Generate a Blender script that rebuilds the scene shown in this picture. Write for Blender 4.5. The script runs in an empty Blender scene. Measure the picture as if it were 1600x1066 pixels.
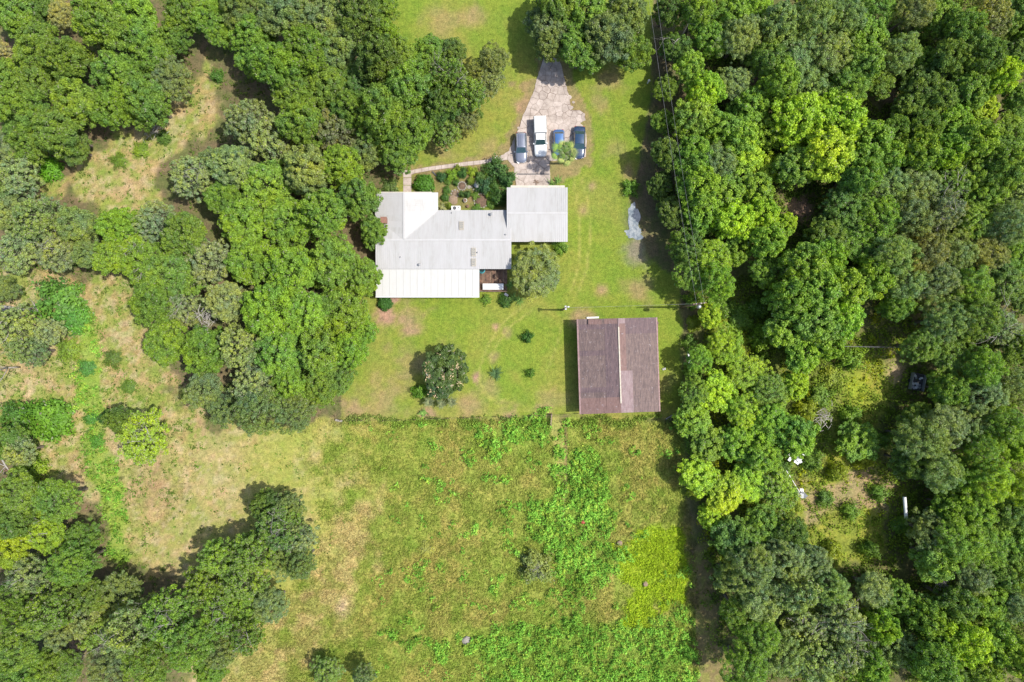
import bpy, math, random
import numpy as np
from mathutils import Vector
random.seed(7); RNG = np.random.default_rng(7)
SC = bpy.context.scene; COL = SC.collection
# ------------------------------------------------------------------ camera, sky, sun
CAMH = 106.0
cam = bpy.data.cameras.new('camera'); camo = bpy.data.objects.new('camera', cam); COL.objects.link(camo)
camo.location = (0, 0, CAMH); camo.rotation_euler = (0, 0, 0)
cam.sensor_width = 36; cam.lens = 36*CAMH/160.0; cam.clip_end = 3000; cam.clip_start = 1
SC.camera = camo
world = bpy.data.worlds.new('World'); SC.world = world; world.use_nodes = True
wn = world.node_tree; wn.nodes.clear()
sky = wn.nodes.new('ShaderNodeTexSky'); sky.sky_type = 'NISHITA'; sky.sun_disc = False
sky.sun_elevation = math.radians(60); sky.sun_rotation = math.radians(90); sky.air_density = 1.0; sky.dust_density = 2.0
bg = wn.nodes.new('ShaderNodeBackground'); bg.inputs['Strength'].default_value = 0.15
wo = wn.nodes.new('ShaderNodeOutputWorld')
wn.links.new(sky.outputs[0], bg.inputs[0]); wn.links.new(bg.outputs[0], wo.inputs[0])
sl = bpy.data.lights.new('sun', 'SUN'); sl.energy = 3.9; sl.angle = math.radians(0.6); sl.color = (1.0, 0.955, 0.88)
so = bpy.data.objects.new('sun', sl); COL.objects.link(so); so.rotation_euler = (0, math.radians(30), 0); so.location = (60, 0, 120)
SC.view_settings.view_transform = 'Standard'; SC.view_settings.look = 'None'
SC.view_settings.exposure = 0.68; SC.view_settings.gamma = 1.0; SC.view_settings.use_curve_mapping = False
SC.cycles.max_bounces = 6; SC.cycles.diffuse_bounces = 3; SC.cycles.transmission_bounces = 3

def P(px, py, h=0.0):
    k = 0.1*(1-h/CAMH)
    return ((px-800)*k, (533-py)*k, h)
def PV(px, py, h=0.0): return Vector(P(px, py, h))
# ------------------------------------------------------------------ materials
def nodes(name):
    m = bpy.data.materials.new(name); m.use_nodes = True; nt = m.node_tree
    return m, nt, nt.nodes['Principled BSDF'], nt.nodes['Material Output']
def N(nt, t, **kw):
    n = nt.nodes.new(t)
    for k, v in kw.items(): setattr(n, k, v)
    return n
def mixc(nt, a, b, fac, mode='MIX'):
    m = N(nt, 'ShaderNodeMix', data_type='RGBA', blend_type=mode)
    for v, i in ((fac, 0), (a, 6), (b, 7)):
        if isinstance(v, (int, float)): m.inputs[i].default_value = v
        elif isinstance(v, tuple): m.inputs[i].default_value = v if len(v) == 4 else v+(1,)
        else: nt.links.new(v, m.inputs[i])
    return m.outputs[2]
def noise(nt, scale, detail=4, rough=.6, coord='Object', vec=None, mapscale=None):
    tc = N(nt, 'ShaderNodeTexCoord'); n = N(nt, 'ShaderNodeTexNoise')
    n.inputs['Scale'].default_value = scale; n.inputs['Detail'].default_value = detail; n.inputs['Roughness'].default_value = rough
    if mapscale:
        mp = N(nt, 'ShaderNodeMapping'); mp.inputs['Scale'].default_value = mapscale
        nt.links.new(tc.outputs[coord], mp.inputs[0]); nt.links.new(mp.outputs[0], n.inputs['Vector'])
    else: nt.links.new(tc.outputs[coord], n.inputs['Vector'])
    return n.outputs['Fac']
def ramp(nt, fac, stops):
    r = N(nt, 'ShaderNodeValToRGB'); e = r.color_ramp.elements
    while len(e) < len(stops): e.new(.5)
    for i, (p, c) in enumerate(stops):
        e[i].position = p; e[i].color = (c, c, c, 1) if isinstance(c, (int, float)) else tuple(c)+(1,)
    nt.links.new(fac, r.inputs[0]); return r.outputs[0]
def bump(nt, bs, h, strength=.3, dist=.05):
    b = N(nt, 'ShaderNodeBump'); b.inputs['Strength'].default_value = strength; b.inputs['Distance'].default_value = dist
    nt.links.new(h, b.inputs['Height']); nt.links.new(b.outputs[0], bs.inputs['Normal'])
def simple(name, col, rough=.7, metal=0, col2=None, scale=3, bmp=0, coat=0, mapscale=None, lo=.35, hi=.65):
    m, nt, bs, out = nodes(name)
    bs.inputs['Roughness'].default_value = rough; bs.inputs['Metallic'].default_value = metal
    if coat: bs.inputs['Coat Weight'].default_value = coat; bs.inputs['Coat Roughness'].default_value = .05
    c2 = col2 or tuple(c*.75 for c in col)
    f = noise(nt, scale, 5, .65, mapscale=mapscale)
    nt.links.new(mixc(nt, col, c2, ramp(nt, f, [(lo, 0), (hi, 1)])), bs.inputs['Base Color'])
    if bmp: bump(nt, bs, noise(nt, scale*4, 4), bmp, .03)
    return m
def leaf_material(name, trans=.36, hue_to=(1.35, 1.2, .6), rough=.6, use_obj=True):
    m, nt, bs, out = nodes(name); nt.nodes.remove(bs)
    at = N(nt, 'ShaderNodeAttribute', attribute_name='tint')
    sp = N(nt, 'ShaderNodeSeparateColor'); nt.links.new(at.outputs['Color'], sp.inputs[0])
    if use_obj:
        oi = N(nt, 'ShaderNodeObjectInfo'); base = oi.outputs['Color']
    # per clump shift toward yellow, per leaf lightness
    yel = mixc(nt, base, (hue_to[0], hue_to[1], hue_to[2]), 1.0, 'MULTIPLY')
    c = mixc(nt, base, yel, sp.outputs[1])
    gp = N(nt, 'ShaderNodeNewGeometry'); wnz = N(nt, 'ShaderNodeTexNoise'); wnz.inputs['Scale'].default_value = .22; wnz.inputs['Detail'].default_value = 4; nt.links.new(gp.outputs['Position'], wnz.inputs['Vector'])
    c = mixc(nt, c, mixc(nt, (.82, .92, 1.15), (1.22, 1.14, .85), ramp(nt, wnz.outputs['Fac'], [(.36, 0), (.64, 1)])), 1.0, 'MULTIPLY')
    lite = N(nt, 'ShaderNodeMapRange'); nt.links.new(sp.outputs[0], lite.inputs[0]); lite.inputs[3].default_value = .60; lite.inputs[4].default_value = 1.65
    cb = N(nt, 'ShaderNodeCombineColor')
    for i in range(3): nt.links.new(lite.outputs[0], cb.inputs[i])
    c = mixc(nt, c, cb.outputs[0], 1.0, 'MULTIPLY')
    # a few greyish, twiggy leaves
    c = mixc(nt, c, (.30, .28, .22), sp.outputs[2])
    d = N(nt, 'ShaderNodeBsdfDiffuse'); t = N(nt, 'ShaderNodeBsdfTranslucent'); g = N(nt, 'ShaderNodeBsdfGlossy')
    g.inputs['Roughness'].default_value = rough; g.inputs['Color'].default_value = (1, 1, 1, 1)
    nt.links.new(c, d.inputs[0])
    tcol = mixc(nt, c, (1.25, 1.2, .5), 1.0, 'MULTIPLY'); nt.links.new(tcol, t.inputs[0])
    m1 = N(nt, 'ShaderNodeMixShader'); m1.inputs[0].default_value = trans
    nt.links.new(d.outputs[0], m1.inputs[1]); nt.links.new(t.outputs[0], m1.inputs[2])
    m2 = N(nt, 'ShaderNodeMixShader'); m2.inputs[0].default_value = .018
    nt.links.new(m1.outputs[0], m2.inputs[1]); nt.links.new(g.outputs[0], m2.inputs[2])
    nt.links.new(m2.outputs[0], out.inputs[0])
    return m
def tint_material(name, trans=.25):
    """colour straight from the plant's own leaf colour attribute"""
    m, nt, bs, out = nodes(name); nt.nodes.remove(bs)
    at = N(nt, 'ShaderNodeAttribute', attribute_name='tint')
    d = N(nt, 'ShaderNodeBsdfDiffuse'); t = N(nt, 'ShaderNodeBsdfTranslucent')
    nt.links.new(at.outputs['Color'], d.inputs[0]); nt.links.new(at.outputs['Color'], t.inputs[0])
    m1 = N(nt, 'ShaderNodeMixShader'); m1.inputs[0].default_value = trans
    nt.links.new(d.outputs[0], m1.inputs[1]); nt.links.new(t.outputs[0], m1.inputs[2])
    nt.links.new(m1.outputs[0], out.inputs[0]); return m
M = {}
M['leaf'] = leaf_material('leaf'); M['plant'] = tint_material('plant_tint')
M['bark'] = simple('bark', (.16, .13, .10), .9, col2=(.08, .065, .05), scale=4, bmp=.6)
M['palebark'] = simple('weathered_bark', (.40, .37, .33), .85, col2=(.22, .20, .17), scale=5, bmp=.4)
M['roofwhite'] = simple('white_metal_roofing', (.365, .358, .35), .6, 0, col2=(.325, .315, .30), scale=.9, lo=.42, hi=.78, mapscale=(3, .5, 1))
M['roofwhite2'] = simple('white_metal_roofing_worn', (.355, .35, .34), .6, 0, col2=(.30, .29, .27), scale=1.1, lo=.42, hi=.75, mapscale=(3, .5, 1))
M['porchwhite'] = simple('porch_roof_white', (.40, .395, .37), .6, 0, col2=(.375, .365, .33), scale=1.2, lo=.48, hi=.8, mapscale=(2, .6, 1))
M['wall'] = simple('stucco_cream', (.5, .46, .38), .85, col2=(.42, .38, .31), scale=2, bmp=.2)
M['white'] = simple('white_paint', (.60, .60, .58), .5, col2=(.58, .58, .56), scale=3)
M['trim'] = simple('grey_trim', (.3, .3, .3), .6, col2=(.2, .2, .2), scale=3)
M['rustwire'] = simple('rusty_wire', (.12, .08, .06), .9); M['cable'] = simple('cable_sheath', (.16, .16, .17), .7)
M['brick'] = simple('chimney_brick', (.24, .115, .075), .85, col2=(.15, .08, .06), scale=6, bmp=.4)
M['tan'] = simple('skylight_frame', (.36, .32, .25), .6, col2=(.26, .24, .2), scale=5)
M['louvre'] = simple('skylight_louvre', (.14, .14, .13), .5, col2=(.3, .29, .26), scale=9)
M['dark'] = simple('dark_metal', (.04, .04, .045), .5, col2=(.08, .08, .08), scale=5)
M['grey'] = simple('galvanised_metal', (.38, .39, .40), .45, .5, col2=(.26, .27, .28), scale=5)
M['wood'] = simple('old_wood', (.22, .15, .10), .85, col2=(.12, .075, .05), scale=3, mapscale=(4, 1, 1), bmp=.4)
M['deckwood'] = simple('weathered_deck', (.20, .11, .07), .8, col2=(.05, .03, .025), scale=2.2, bmp=.5)
M['teal'] = simple('teal_plastic', (.03, .30, .32), .4, col2=(.05, .2, .24), scale=4)
M['stone'] = simple('pale_stone', (.27, .245, .205), .85, col2=(.20, .18, .15), scale=4, bmp=.5)
M['soil'] = simple('soil', (.16, .10, .065), .95, col2=(.09, .06, .04), scale=3, bmp=.6)
M['terracotta'] = simple('terracotta', (.38, .17, .09), .8, col2=(.28, .12, .07), scale=5)
M['mound'] = simple('dirt_mound', (.26, .18, .13), .95, col2=(.16, .12, .07), scale=5, bmp=.5)
M['ridge'] = simple('faded_ridge_metal', (.46, .42, .34), .7, col2=(.34, .29, .22), scale=4)
M['rust'] = simple('rusty_red', (.35, .06, .03), .7, col2=(.2, .05, .03), scale=5)
M['rubber'] = simple('tyre_rubber', (.02, .02, .02), .85, col2=(.035, .035, .035), scale=8)
M['blossom'] = simple('pale_blossom', (.52, .42, .24), .9, col2=(.4, .28, .15), scale=9)
def glassm(name, col, rough=.06):
    m, nt, bs, out = nodes(name); bs.inputs['Base Color'].default_value = col+(1,); bs.inputs['Roughness'].default_value = rough
    bs.inputs['Specular IOR Level'].default_value = .8; bs.inputs['Coat Weight'].default_value = .6; return m
M['glass'] = glassm('tinted_glass', (.02, .05, .055))
M['lamp'] = glassm('lamp_lens', (.5, .5, .48)); M['taillamp'] = glassm('tail_lens', (.35, .02, .02))
def paint(name, col, metal=.3, rough=.28):
    m, nt, bs, out = nodes(name); bs.inputs['Metallic'].default_value = metal; bs.inputs['Roughness'].default_value = rough
    bs.inputs['Coat Weight'].default_value = .8; bs.inputs['Coat Roughness'].default_value = .08
    f = noise(nt, 3, 5); nt.links.new(mixc(nt, col, tuple(c*.8+.02 for c in col), ramp(nt, f, [(.4, 0), (.7, 1)])), bs.inputs['Base Color']); return m
M['p_grey'] = paint('slate_grey_paint', (.16, .18, .23), .4); M['p_white'] = paint('white_car_paint', (.60, .61, .60), 0, .35)
M['p_blue'] = paint('blue_car_paint', (.05, .13, .30), .2); M['p_navy'] = paint('navy_car_paint', (.018, .04, .085), .2); M['p_navyroof'] = paint('navy_glass_roof', (.02, .055, .11), .3, .15)
def slabm(name, a, b):
    m, nt, bs, out = nodes(name); bs.inputs['Roughness'].default_value = .9
    f = noise(nt, .9, 8, .75, mapscale=(1, 1, 1)); f2 = noise(nt, 9, 4, .7)
    c = mixc(nt, a, b, ramp(nt, f, [(.38, 0), (.62, 1)])); c = mixc(nt, c, (.16, .13, .11), ramp(nt, f2, [(.60, 0), (.72, .65)]))
    nt.links.new(c, bs.inputs['Base Color']); bump(nt, bs, f2, .4, .02); return m
M['slab'] = [slabm('concrete_a', (.42, .355, .31), (.27, .22, .185)), slabm('concrete_b', (.44, .375, .33), (.29, .24, .205)), slabm('concrete_c', (.39, .33, .285), (.25, .205, .175))]
def rustroof(name, a, b, c3):
    m, nt, bs, out = nodes(name); bs.inputs['Roughness'].default_value = .8
    f = noise(nt, 1.3, 8, .8); f2 = noise(nt, 1.1, 7, .8, mapscale=(5, .9, 1)); f3 = noise(nt, 2.2, 5, .8)
    c = mixc(nt, a, b, ramp(nt, f, [(.35, 0), (.65, 1)]))
    c = mixc(nt, c, c3, ramp(nt, f2, [(.44, 0), (.62, .85)])); c = mixc(nt, c, tuple(q*.45 for q in a), ramp(nt, noise(nt, .9, 7, .8, mapscale=(3.5, .6, 1)), [(.50, 0), (.68, .75)])); c = mixc(nt, c, (.36, .32, .33), ramp(nt, f3, [(.60, 0), (.70, .7)]))
    nt.links.new(c, bs.inputs['Base Color']); bump(nt, bs, f2, .3, .02); return m
M['b_dark'] = rustroof('barn_roof_dark', (.080, .055, .054), (.128, .088, .080), (.18, .125, .105))
M['b_dark2'] = rustroof('barn_roof_plum', (.078, .053, .058), (.11, .072, .075), (.15, .10, .095))
M['b_rust'] = rustroof('barn_roof_rust', (.165, .095, .082), (.13, .078, .07), (.20, .125, .105))
M['b_pale'] = rustroof('barn_roof_pale', (.25, .19, .185), (.20, .14, .14), (.16, .10, .10))
M['b_edge'] = simple('barn_edge_faded', (.30, .20, .19), .8, col2=(.2, .12, .11), scale=3)
# ------------------------------------------------------------------ mesh helpers
def npmesh(name, V, F, tint=None, smooth=False):
    V = np.asarray(V, dtype=np.float32); F = np.asarray(F, dtype=np.int32); k = F.shape[1]
    me = bpy.data.meshes.new(name)
    me.vertices.add(len(V)); me.vertices.foreach_set('co', V.ravel())
    me.loops.add(F.size); me.loops.foreach_set('vertex_index', F.ravel())
    me.polygons.add(len(F)); me.polygons.foreach_set('loop_start', np.arange(0, F.size, k, dtype=np.int32))
    if smooth: me.polygons.foreach_set('use_smooth', np.ones(len(F), dtype=bool))
    me.update(calc_edges=True)
    if tint is not None:
        a = me.color_attributes.new('tint', 'FLOAT_COLOR', 'POINT')
        c = np.ones((len(V), 4), np.float32); c[:, :3] = tint; a.data.foreach_set('color', c.ravel())
    return me
class MB:
    def __init__(s): s.v = []; s.f = []
    def add(s, vs, fs):
        b = len(s.v); s.v += [tuple(v) for v in vs]; s.f += [tuple(b+i for i in f) for f in fs]; return s
    def box(s, x0, x1, y0, y1, z0, z1):
        return s.add([(x0, y0, z0), (x1, y0, z0), (x1, y1, z0), (x0, y1, z0), (x0, y0, z1), (x1, y0, z1), (x1, y1, z1), (x0, y1, z1)],
                     [(3, 2, 1, 0), (4, 5, 6, 7), (0, 1, 5, 4), (1, 2, 6, 5), (2, 3, 7, 6), (3, 0, 4, 7)])
    def prism(s, pts, dz):           # pts: top outline (ccw), extruded down
        n = len(pts)
        return s.add(list(pts)+[(p[0], p[1], p[2]-dz) for p in pts], [tuple(range(n)), tuple(range(2*n-1, n-1, -1))]+[(i, i+n, (i+1) % n+n, (i+1) % n) for i in range(n)])
    def tube(s, pts, rads, n=6):
        pts = [Vector(p) for p in pts]; b = len(s.v)
        for i, p in enumerate(pts):
            d = (pts[min(i+1, len(pts)-1)]-pts[max(i-1, 0)]).normalized()
            u = d.orthogonal().normalized(); w = d.cross(u)
            for j in range(n):
                a = 2*math.pi*j/n; q = p+(u*math.cos(a)+w*math.sin(a))*rads[i]; s.v.append(tuple(q))
        for i in range(len(pts)-1):
            for j in range(n):
                s.f.append((b+i*n+j, b+i*n+(j+1) % n, b+(i+1)*n+(j+1) % n, b+(i+1)*n+j))
        s.f.append(tuple(b+j for j in range(n-1, -1, -1))); e = b+(len(pts)-1)*n; s.f.append(tuple(e+j for j in range(n)))
        return s
    def beam(s, a, b, w, h):
        a, b = Vector(a), Vector(b); d = (b-a).normalized(); u = Vector((-d.y, d.x, 0)).normalized()*w/2 if abs(d.z) < .95 else Vector((w/2, 0, 0))
        n = d.cross(u).normalized()*h/2
        vs = [a-u-n, a+u-n, a+u+n, a-u+n, b-u-n, b+u-n, b+u+n, b-u+n]
        return s.add(vs, [(0, 1, 2, 3), (7, 6, 5, 4), (0, 4, 5, 1), (1, 5, 6, 2), (2, 6, 7, 3), (3, 7, 4, 0)])
    def mesh(s, name, mat=None, smooth=False):
        me = bpy.data.meshes.new(name); me.from_pydata(s.v, [], s.f); me.update()
        if smooth:
            for p in me.polygons: p.use_smooth = True
        if mat: me.materials.append(mat)
        return me
def link(name, me, parent=None, loc=None, rz=0, mat=None):
    o = bpy.data.objects.new(name, me); COL.objects.link(o)
    if parent: o.parent = parent
    if loc is not None: o.location = loc
    if rz: o.rotation_euler = (0, 0, rz)
    if mat: me.materials.append(mat)
    return o
def build(mb, name, mat, parent=None, smooth=False, loc=None, rz=0): return link(name, mb.mesh(name, mat, smooth), parent, loc, rz)
def tag(o, label=None, cat=None, group=None, kind=None):
    if label: o['label'] = label
    if cat: o['category'] = cat
    if group: o['group'] = group
    if kind: o['kind'] = kind
    return o
def thing(name, label, cat, loc=(0, 0, 0), rz=0, group=None, sc=None):
    o = bpy.data.objects.new(name, None); COL.objects.link(o); o.location = loc; o.rotation_euler = (0, 0, rz); o.empty_display_size = .5
    if sc: o.scale = sc
    return tag(o, label, cat, group)
# ------------------------------------------------------------------ numpy noise and masks
_perm = np.random.default_rng(3).random((256, 256)).astype(np.float32)
def vnoise(x, y):
    xi = np.floor(x).astype(int); yi = np.floor(y).astype(int); fx = x-xi; fy = y-yi
    fx = fx*fx*(3-2*fx); fy = fy*fy*(3-2*fy); g = lambda i, j: _perm[i & 255, j & 255]
    return (g(xi, yi)*(1-fx)+g(xi+1, yi)*fx)*(1-fy)+(g(xi, yi+1)*(1-fx)+g(xi+1, yi+1)*fx)*fy
def fbm(x, y, s, o=4, off=0):
    v = 0; a = 1; t = 0
    for i in range(o):
        v = v+a*vnoise(x/s+off*17.3+i*31.7, y/s+off*9.1+i*11.3); t += a; a *= .55; s = s/2.03
    return v/t
def sd(x, y, poly):
    d = np.full(x.shape, 1e9); ins = np.zeros(x.shape, bool); n = len(poly)
    for i in range(n):
        ax, ay = poly[i]; bx, by = poly[(i+1) % n]; ex, ey = bx-ax, by-ay
        t = np.clip(((x-ax)*ex+(y-ay)*ey)/(ex*ex+ey*ey+1e-9), 0, 1)
        d = np.minimum(d, (x-ax-t*ex)**2+(y-ay-t*ey)**2)
        c = (ay > y) != (by > y)
        ins ^= c & (x < (bx-ax)*(y-ay)/((by-ay) if by != ay else 1e-9)+ax)
    d = np.sqrt(d); return np.where(ins, -d, d)
def sline(x, y, pts):
    d = np.full(x.shape, 1e9)
    for (ax, ay), (bx, by) in zip(pts[:-1], pts[1:]):
        ex, ey = bx-ax, by-ay; t = np.clip(((x-ax)*ex+(y-ay)*ey)/(ex*ex+ey*ey+1e-9), 0, 1)
        d = np.minimum(d, (x-ax-t*ex)**2+(y-ay-t*ey)**2)
    return np.sqrt(d)
def sm(v): v = np.clip(v, 0, 1); return v*v*(3-2*v)
def pmask(x, y, poly, feather=10, rough=10, off=0, ns=28):
    x0, y0 = x, y; x = x+(fbm(x0, y0, 34, 3, off+60)-.5)*rough*3; y = y+(fbm(x0, y0, 34, 3, off+61)-.5)*rough*3
    n = (fbm(x0, y0, ns, 4, off)-.5)*4*rough
    return sm(.5-(sd(x, y, poly)+n)/feather)
POLY = dict(
 lawn=[(560, 480), (590, 420), (600, 300), (640, 262), (560, 240), (600, 120), (590, 0), (560, -40), (860, -40), (1020, -40), (1018, 120), (1012, 190), (1000, 240), (985, 310), (1010, 400), (1062, 440), (1068, 520), (1070, 655), (880, 650), (533, 656), (535, 600)],
 pasture=[(480, 662), (533, 658), (880, 652), (1070, 657), (1078, 780), (1085, 880), (1095, 1110), (300, 1110), (340, 1040), (440, 930), (500, 850), (490, 760), (460, 690)],
 tanA=[(20, 345), (60, 280), (140, 235), (230, 190), (300, 130), (330, 90), (345, 180), (290, 220), (240, 290), (250, 350), (160, 340), (120, 300)],
 tanB=[(-40, 400), (60, 420), (140, 430), (200, 430), (260, 560), (300, 640), (330, 680), (300, 760), (250, 830), (230, 890), (190, 880), (180, 760), (120, 780), (60, 740), (-40, 660)],
 tanC=[(180, 740), (300, 670), (470, 655), (640, 655), (640, 800), (600, 900), (520, 1010), (430, 1110), (290, 1110), (290, 900), (230, 900), (200, 860)],
 tanD=[(470, 860), (540, 800), (600, 760), (560, 900), (540, 980), (470, 1010), (420, 1050), (300, 1110), (320, 1010), (430, 930)],
 lime=[(965, 862), (1000, 842), (1060, 830), (1078, 880), (1070, 930), (1030, 950), (1010, 975), (975, 968)],
 weedA=[(880, 690), (930, 700), (958, 770), (972, 860), (950, 900), (905, 960), (880, 900), (840, 860), (820, 800), (868, 790)],
 weedB=[(600, 985), (720, 1003), (860, 985), (930, 960), (980, 985), (1075, 955), (1100, 1110), (860, 1110), (760, 1035)],
 weedC=[(735, 655), (852, 650), (848, 700), (760, 697)],
 glade=[(1325, 560), (1400, 555), (1395, 640), (1350, 690), (1400, 770), (1390, 870), (1310, 890), (1240, 860), (1250, 760), (1290, 700), (1310, 620)],
 gladetan=[(1260, 760), (1330, 735), (1400, 755), (1385, 800), (1300, 790), (1270, 830), (1250, 810)],
 trail=[(1078, 855), (1110, 850), (1125, 960), (1150, 1110), (1095, 1110), (1085, 960)],
 trailU=[(1068, 440), (1085, 440), (1085, 860), (1072, 860)],
 greenstrip=[(118, 450), (150, 520), (160, 640), (185, 740), (205, 870), (180, 880), (145, 760), (128, 640), (120, 540)],
 lane=[(862, 652), (881, 652), (884, 700), (884, 750), (868, 748)],
 garden=[(640, 270), (800, 250), (800, 330), (684, 330), (684, 300), (640, 300)],
)
def put(c, m, col): return c*(1-m[:, None])+np.array(col)[None, :]*m[:, None]
def ground_color(x, y):
    x = x.astype(float); y = y.astype(float)
    n1 = fbm(x, y, 60, 5, 1); n2 = fbm(x, y, 18, 4, 2); n3 = fbm(x, y, 7, 3, 3); n4 = fbm(x, y, 120, 3, 4)
    c = np.zeros((len(x), 3))
    right = sm((x-1060)/40)
    c = put(c, np.ones(len(x)), (.115, .098, .052)); c = put(c, sm((n2-.42)*5)*.6, (.085, .115, .03)); c = put(c, sm((n3-.55)*6)*.35, (.17, .12, .075))
    c = put(c, right*.35, (.085, .105, .026)); c = put(c, sm(1.3-np.hypot((x-1230)/170, (y-640)/230))*.7*right, (.13, .17, .03))
    # dry clearings
    for k, off in (('tanA', 11), ('tanB', 12), ('tanC', 13)):
        m = pmask(x, y, POLY[k], 14, 14, off)
        g = np.zeros((len(x), 3)); g = put(g, np.ones(len(x)), (.262, .20, .10) if k != 'tanC' else (.28, .225, .11))
        g = put(g, sm((n2-.40)*4)*.75, (.18, .20, .05)); g = put(g, sm((n1-.55)*7)*.5, (.34, .24, .16)); g = put(g, sm((n3-.5)*5)*.35, (.20, .125, .075)); g = put(g, sm((fbm(x, y, 14, 3, off+5)-.46)*8)*(.7 if k != 'tanC' else .35), (.15, .20, .04)); g = put(g, sm((fbm(x, y, 9, 3, off+6)-.56)*9)*.5, (.34, .27, .19))
        if k == 'tanC': g = put(g, sm((x-330)/120)*sm((n4-.3)*4)*.8, (.22, .23, .055)); g = put(g, sm(1-np.hypot(x-245, y-770)/75)*.6*sm(n3*1.6), (.22, .14, .09))
        g = g*np.array([1.02, 1.08, .95]); c = c*(1-m[:, None])+g*m[:, None]
    m = pmask(x, y, POLY['greenstrip'], 8, 8, 14); c = put(c, m*.8, (.15, .24, .035)); c = put(c, m*sm((n3-.5)*5)*.5, (.19, .25, .035))
    # pasture
    m = pmask(x, y, POLY['pasture'], 8, 3, 15)*sm((x-np.where(y < 830, 455, 455-(y-830)*.75))/130+(n2-.5)*1.5)
    g = np.zeros((len(x), 3)); g = put(g, np.ones(len(x)), (.165, .195, .042))
    g = put(g, sm((n1-.48)*6)*.6, (.25, .205, .07)); g = put(g, sm((n2-.5)*5)*.5, (.12, .19, .028)); g = put(g, sm((n3-.55)*6)*.2, (.25, .21, .08)); g = put(g, sm((fbm(x, y, 5, 2, 30)-.5)*6)*.35, (.09, .14, .02))
    g = put(g, sm(1-np.hypot((x-760)/190, (y-760)/80))*.25, (.21, .19, .06))
    md = pmask(x, y, POLY['tanD'], 40, 26, 16); g = put(g, md*(.35+.6*sm((n2-.43)*5)), (.30, .245, .115))
    ang = np.sin((x*.55+y*.9)*.35+n2*9); g = put(g, md*sm(ang)*.25, (.20, .13, .06))
    g = put(g, sm(1-np.hypot((x-535)/16, (y-950)/26))*.8*sm(n3*1.6), (.40, .29, .23))
    for k, off in (('weedA', 17), ('weedB', 18), ('weedC', 19)): g = put(g, pmask(x, y, POLY[k], 24, 16, off)*.55, (.105, .19, .03))
    g = put(g, pmask(x, y, POLY['lime'], 12, 14, 20), (.18, .25, .02)); g = put(g, pmask(x, y, POLY['lane'], 5, 3, 21)*.8, (.20, .19, .07))
    g = put(g, sm(1-abs(sline(x, y, [(884, 665), (884, 730), (880, 800)]))/3.5)*.7, (.17, .11, .07))
    g = g*np.array([1.16, 1.18, 1.0]); c = c*(1-m[:, None])+g*m[:, None]
    # mown lawn
    m = pmask(x, y, POLY['lawn'], 4, 2.2, 22, 12)
    g = np.zeros((len(x), 3)); g = put(g, np.ones(len(x)), (.155, .235, .026))
    g = put(g, sm((n1-.42)*4)*.6, (.21, .235, .042)); g = put(g, sm((n2-.5)*4)*.4, (.12, .21, .022)); g = put(g, sm((n4-.5)*5)*.35, (.24, .235, .06))
    brown = np.zeros(len(x))
    for bx, by, br, bs in ((640, 500, 36, .7), (605, 490, 26, .8), (640, 560, 40, .5), (600, 620, 40, .45), (560, 640, 28, .6), (580, 655, 70, .35), (690, 40, 36, .35), (735, 25, 24, .5), (820, 165, 22, .7), (810, 195, 14, .7), (952, 125, 30, .45), (940, 160, 18, .4), (925, 290, 10, .6), (910, 330, 12, .5), (1000, 455, 30, .5), (940, 455, 14, .6), (960, 235, 20, .3), (735, 640, 30, .5), (860, 620, 30, .35), (795, 655, 28, .7), (850, 645, 25, .6), (910, 500, 22, .6), (745, 590, 10, .9), (770, 560, 12, .5), (1040, 600, 22, .3), (985, 270, 16, .5), (690, 235, 30, .4), (770, 230, 26, .4), (615, 468, 12, .95), (625, 262, 20, .7), (610, 285, 20, .6), (790, 520, 10, .6), (775, 512, 7, .8), (668, 650, 16, .7), (536, 630, 10, .6), (765, 600, 22, .4), (700, 555, 40, .25)):
        brown = np.maximum(brown, sm(1.15-np.hypot(x-bx, y-by)/br+(n2-.5)*1.6)*bs)
    g = put(g, brown, (.285, .205, .105))
    g = put(g, brown**3*.8, (.33, .21, .16))
    for path, w, s in (([(893, 270), (903, 320), (907, 370), (903, 420), (893, 455)], 1.6, .6), ([(903, 262), (918, 310), (922, 370), (917, 420), (902, 460)], 1.6, .6), ([(886, 250), (893, 270)], 1.5, .5),
                       ([(818, 478), (790, 500), (762, 540), (750, 575), (750, 600), (762, 620), (790, 625)], 1.7, .6), ([(830, 486), (800, 508), (775, 540), (766, 565)], 1.5, .6), ([(880, 500), (870, 540), (855, 580)], 1.3, .5), ([(748, 592), (757, 615), (780, 632)], 3.5, .4), ([(750, 648), (820, 643), (880, 640)], 1.5, .35)):
        g = put(g, sm(1.25-abs(sline(x, y, path))/(w*1.25))*min(1, s*1.25), (.27, .30, .065))
    mud = sm(1.25-np.hypot((x-998)/26, (y-385)/34)+(n2-.5)*1.2)*.85; g = put(g, mud, (.20, .19, .13))
    wet = sm(1.3-np.hypot((x-992)/20, (y-345)/36)+(n2-.5)*.8)*.8; g = put(g, wet, (.10, .12, .06))
    g = put(g, pmask(x, y, POLY['garden'], 8, 6, 23)*.85, (.15, .155, .05)); g = put(g, pmask(x, y, POLY['garden'], 8, 6, 23)*sm((n3-.5)*6)*.6, (.24, .17, .09))
    g = g*np.array([.86, .80, .92]); c = c*(1-m[:, None])+g*m[:, None]
    c = put(c, pmask(x, y, [(795, 135), (845, 120), (842, 85), (880, 85), (900, 135), (922, 180), (925, 255), (865, 290), (800, 290), (770, 262), (640, 275), (640, 262), (780, 238), (805, 190), (822, 150)], 6, 5, 40, 10)*.75*m, (.20, .15, .08))
    # right glade and trails
    m = pmask(x, y, POLY['glade'], 14, 12, 24); c = put(c, m, (.16, .19, .032)); c = put(c, m*sm((n3-.5)*6)*.5, (.24, .25, .035))
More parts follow.
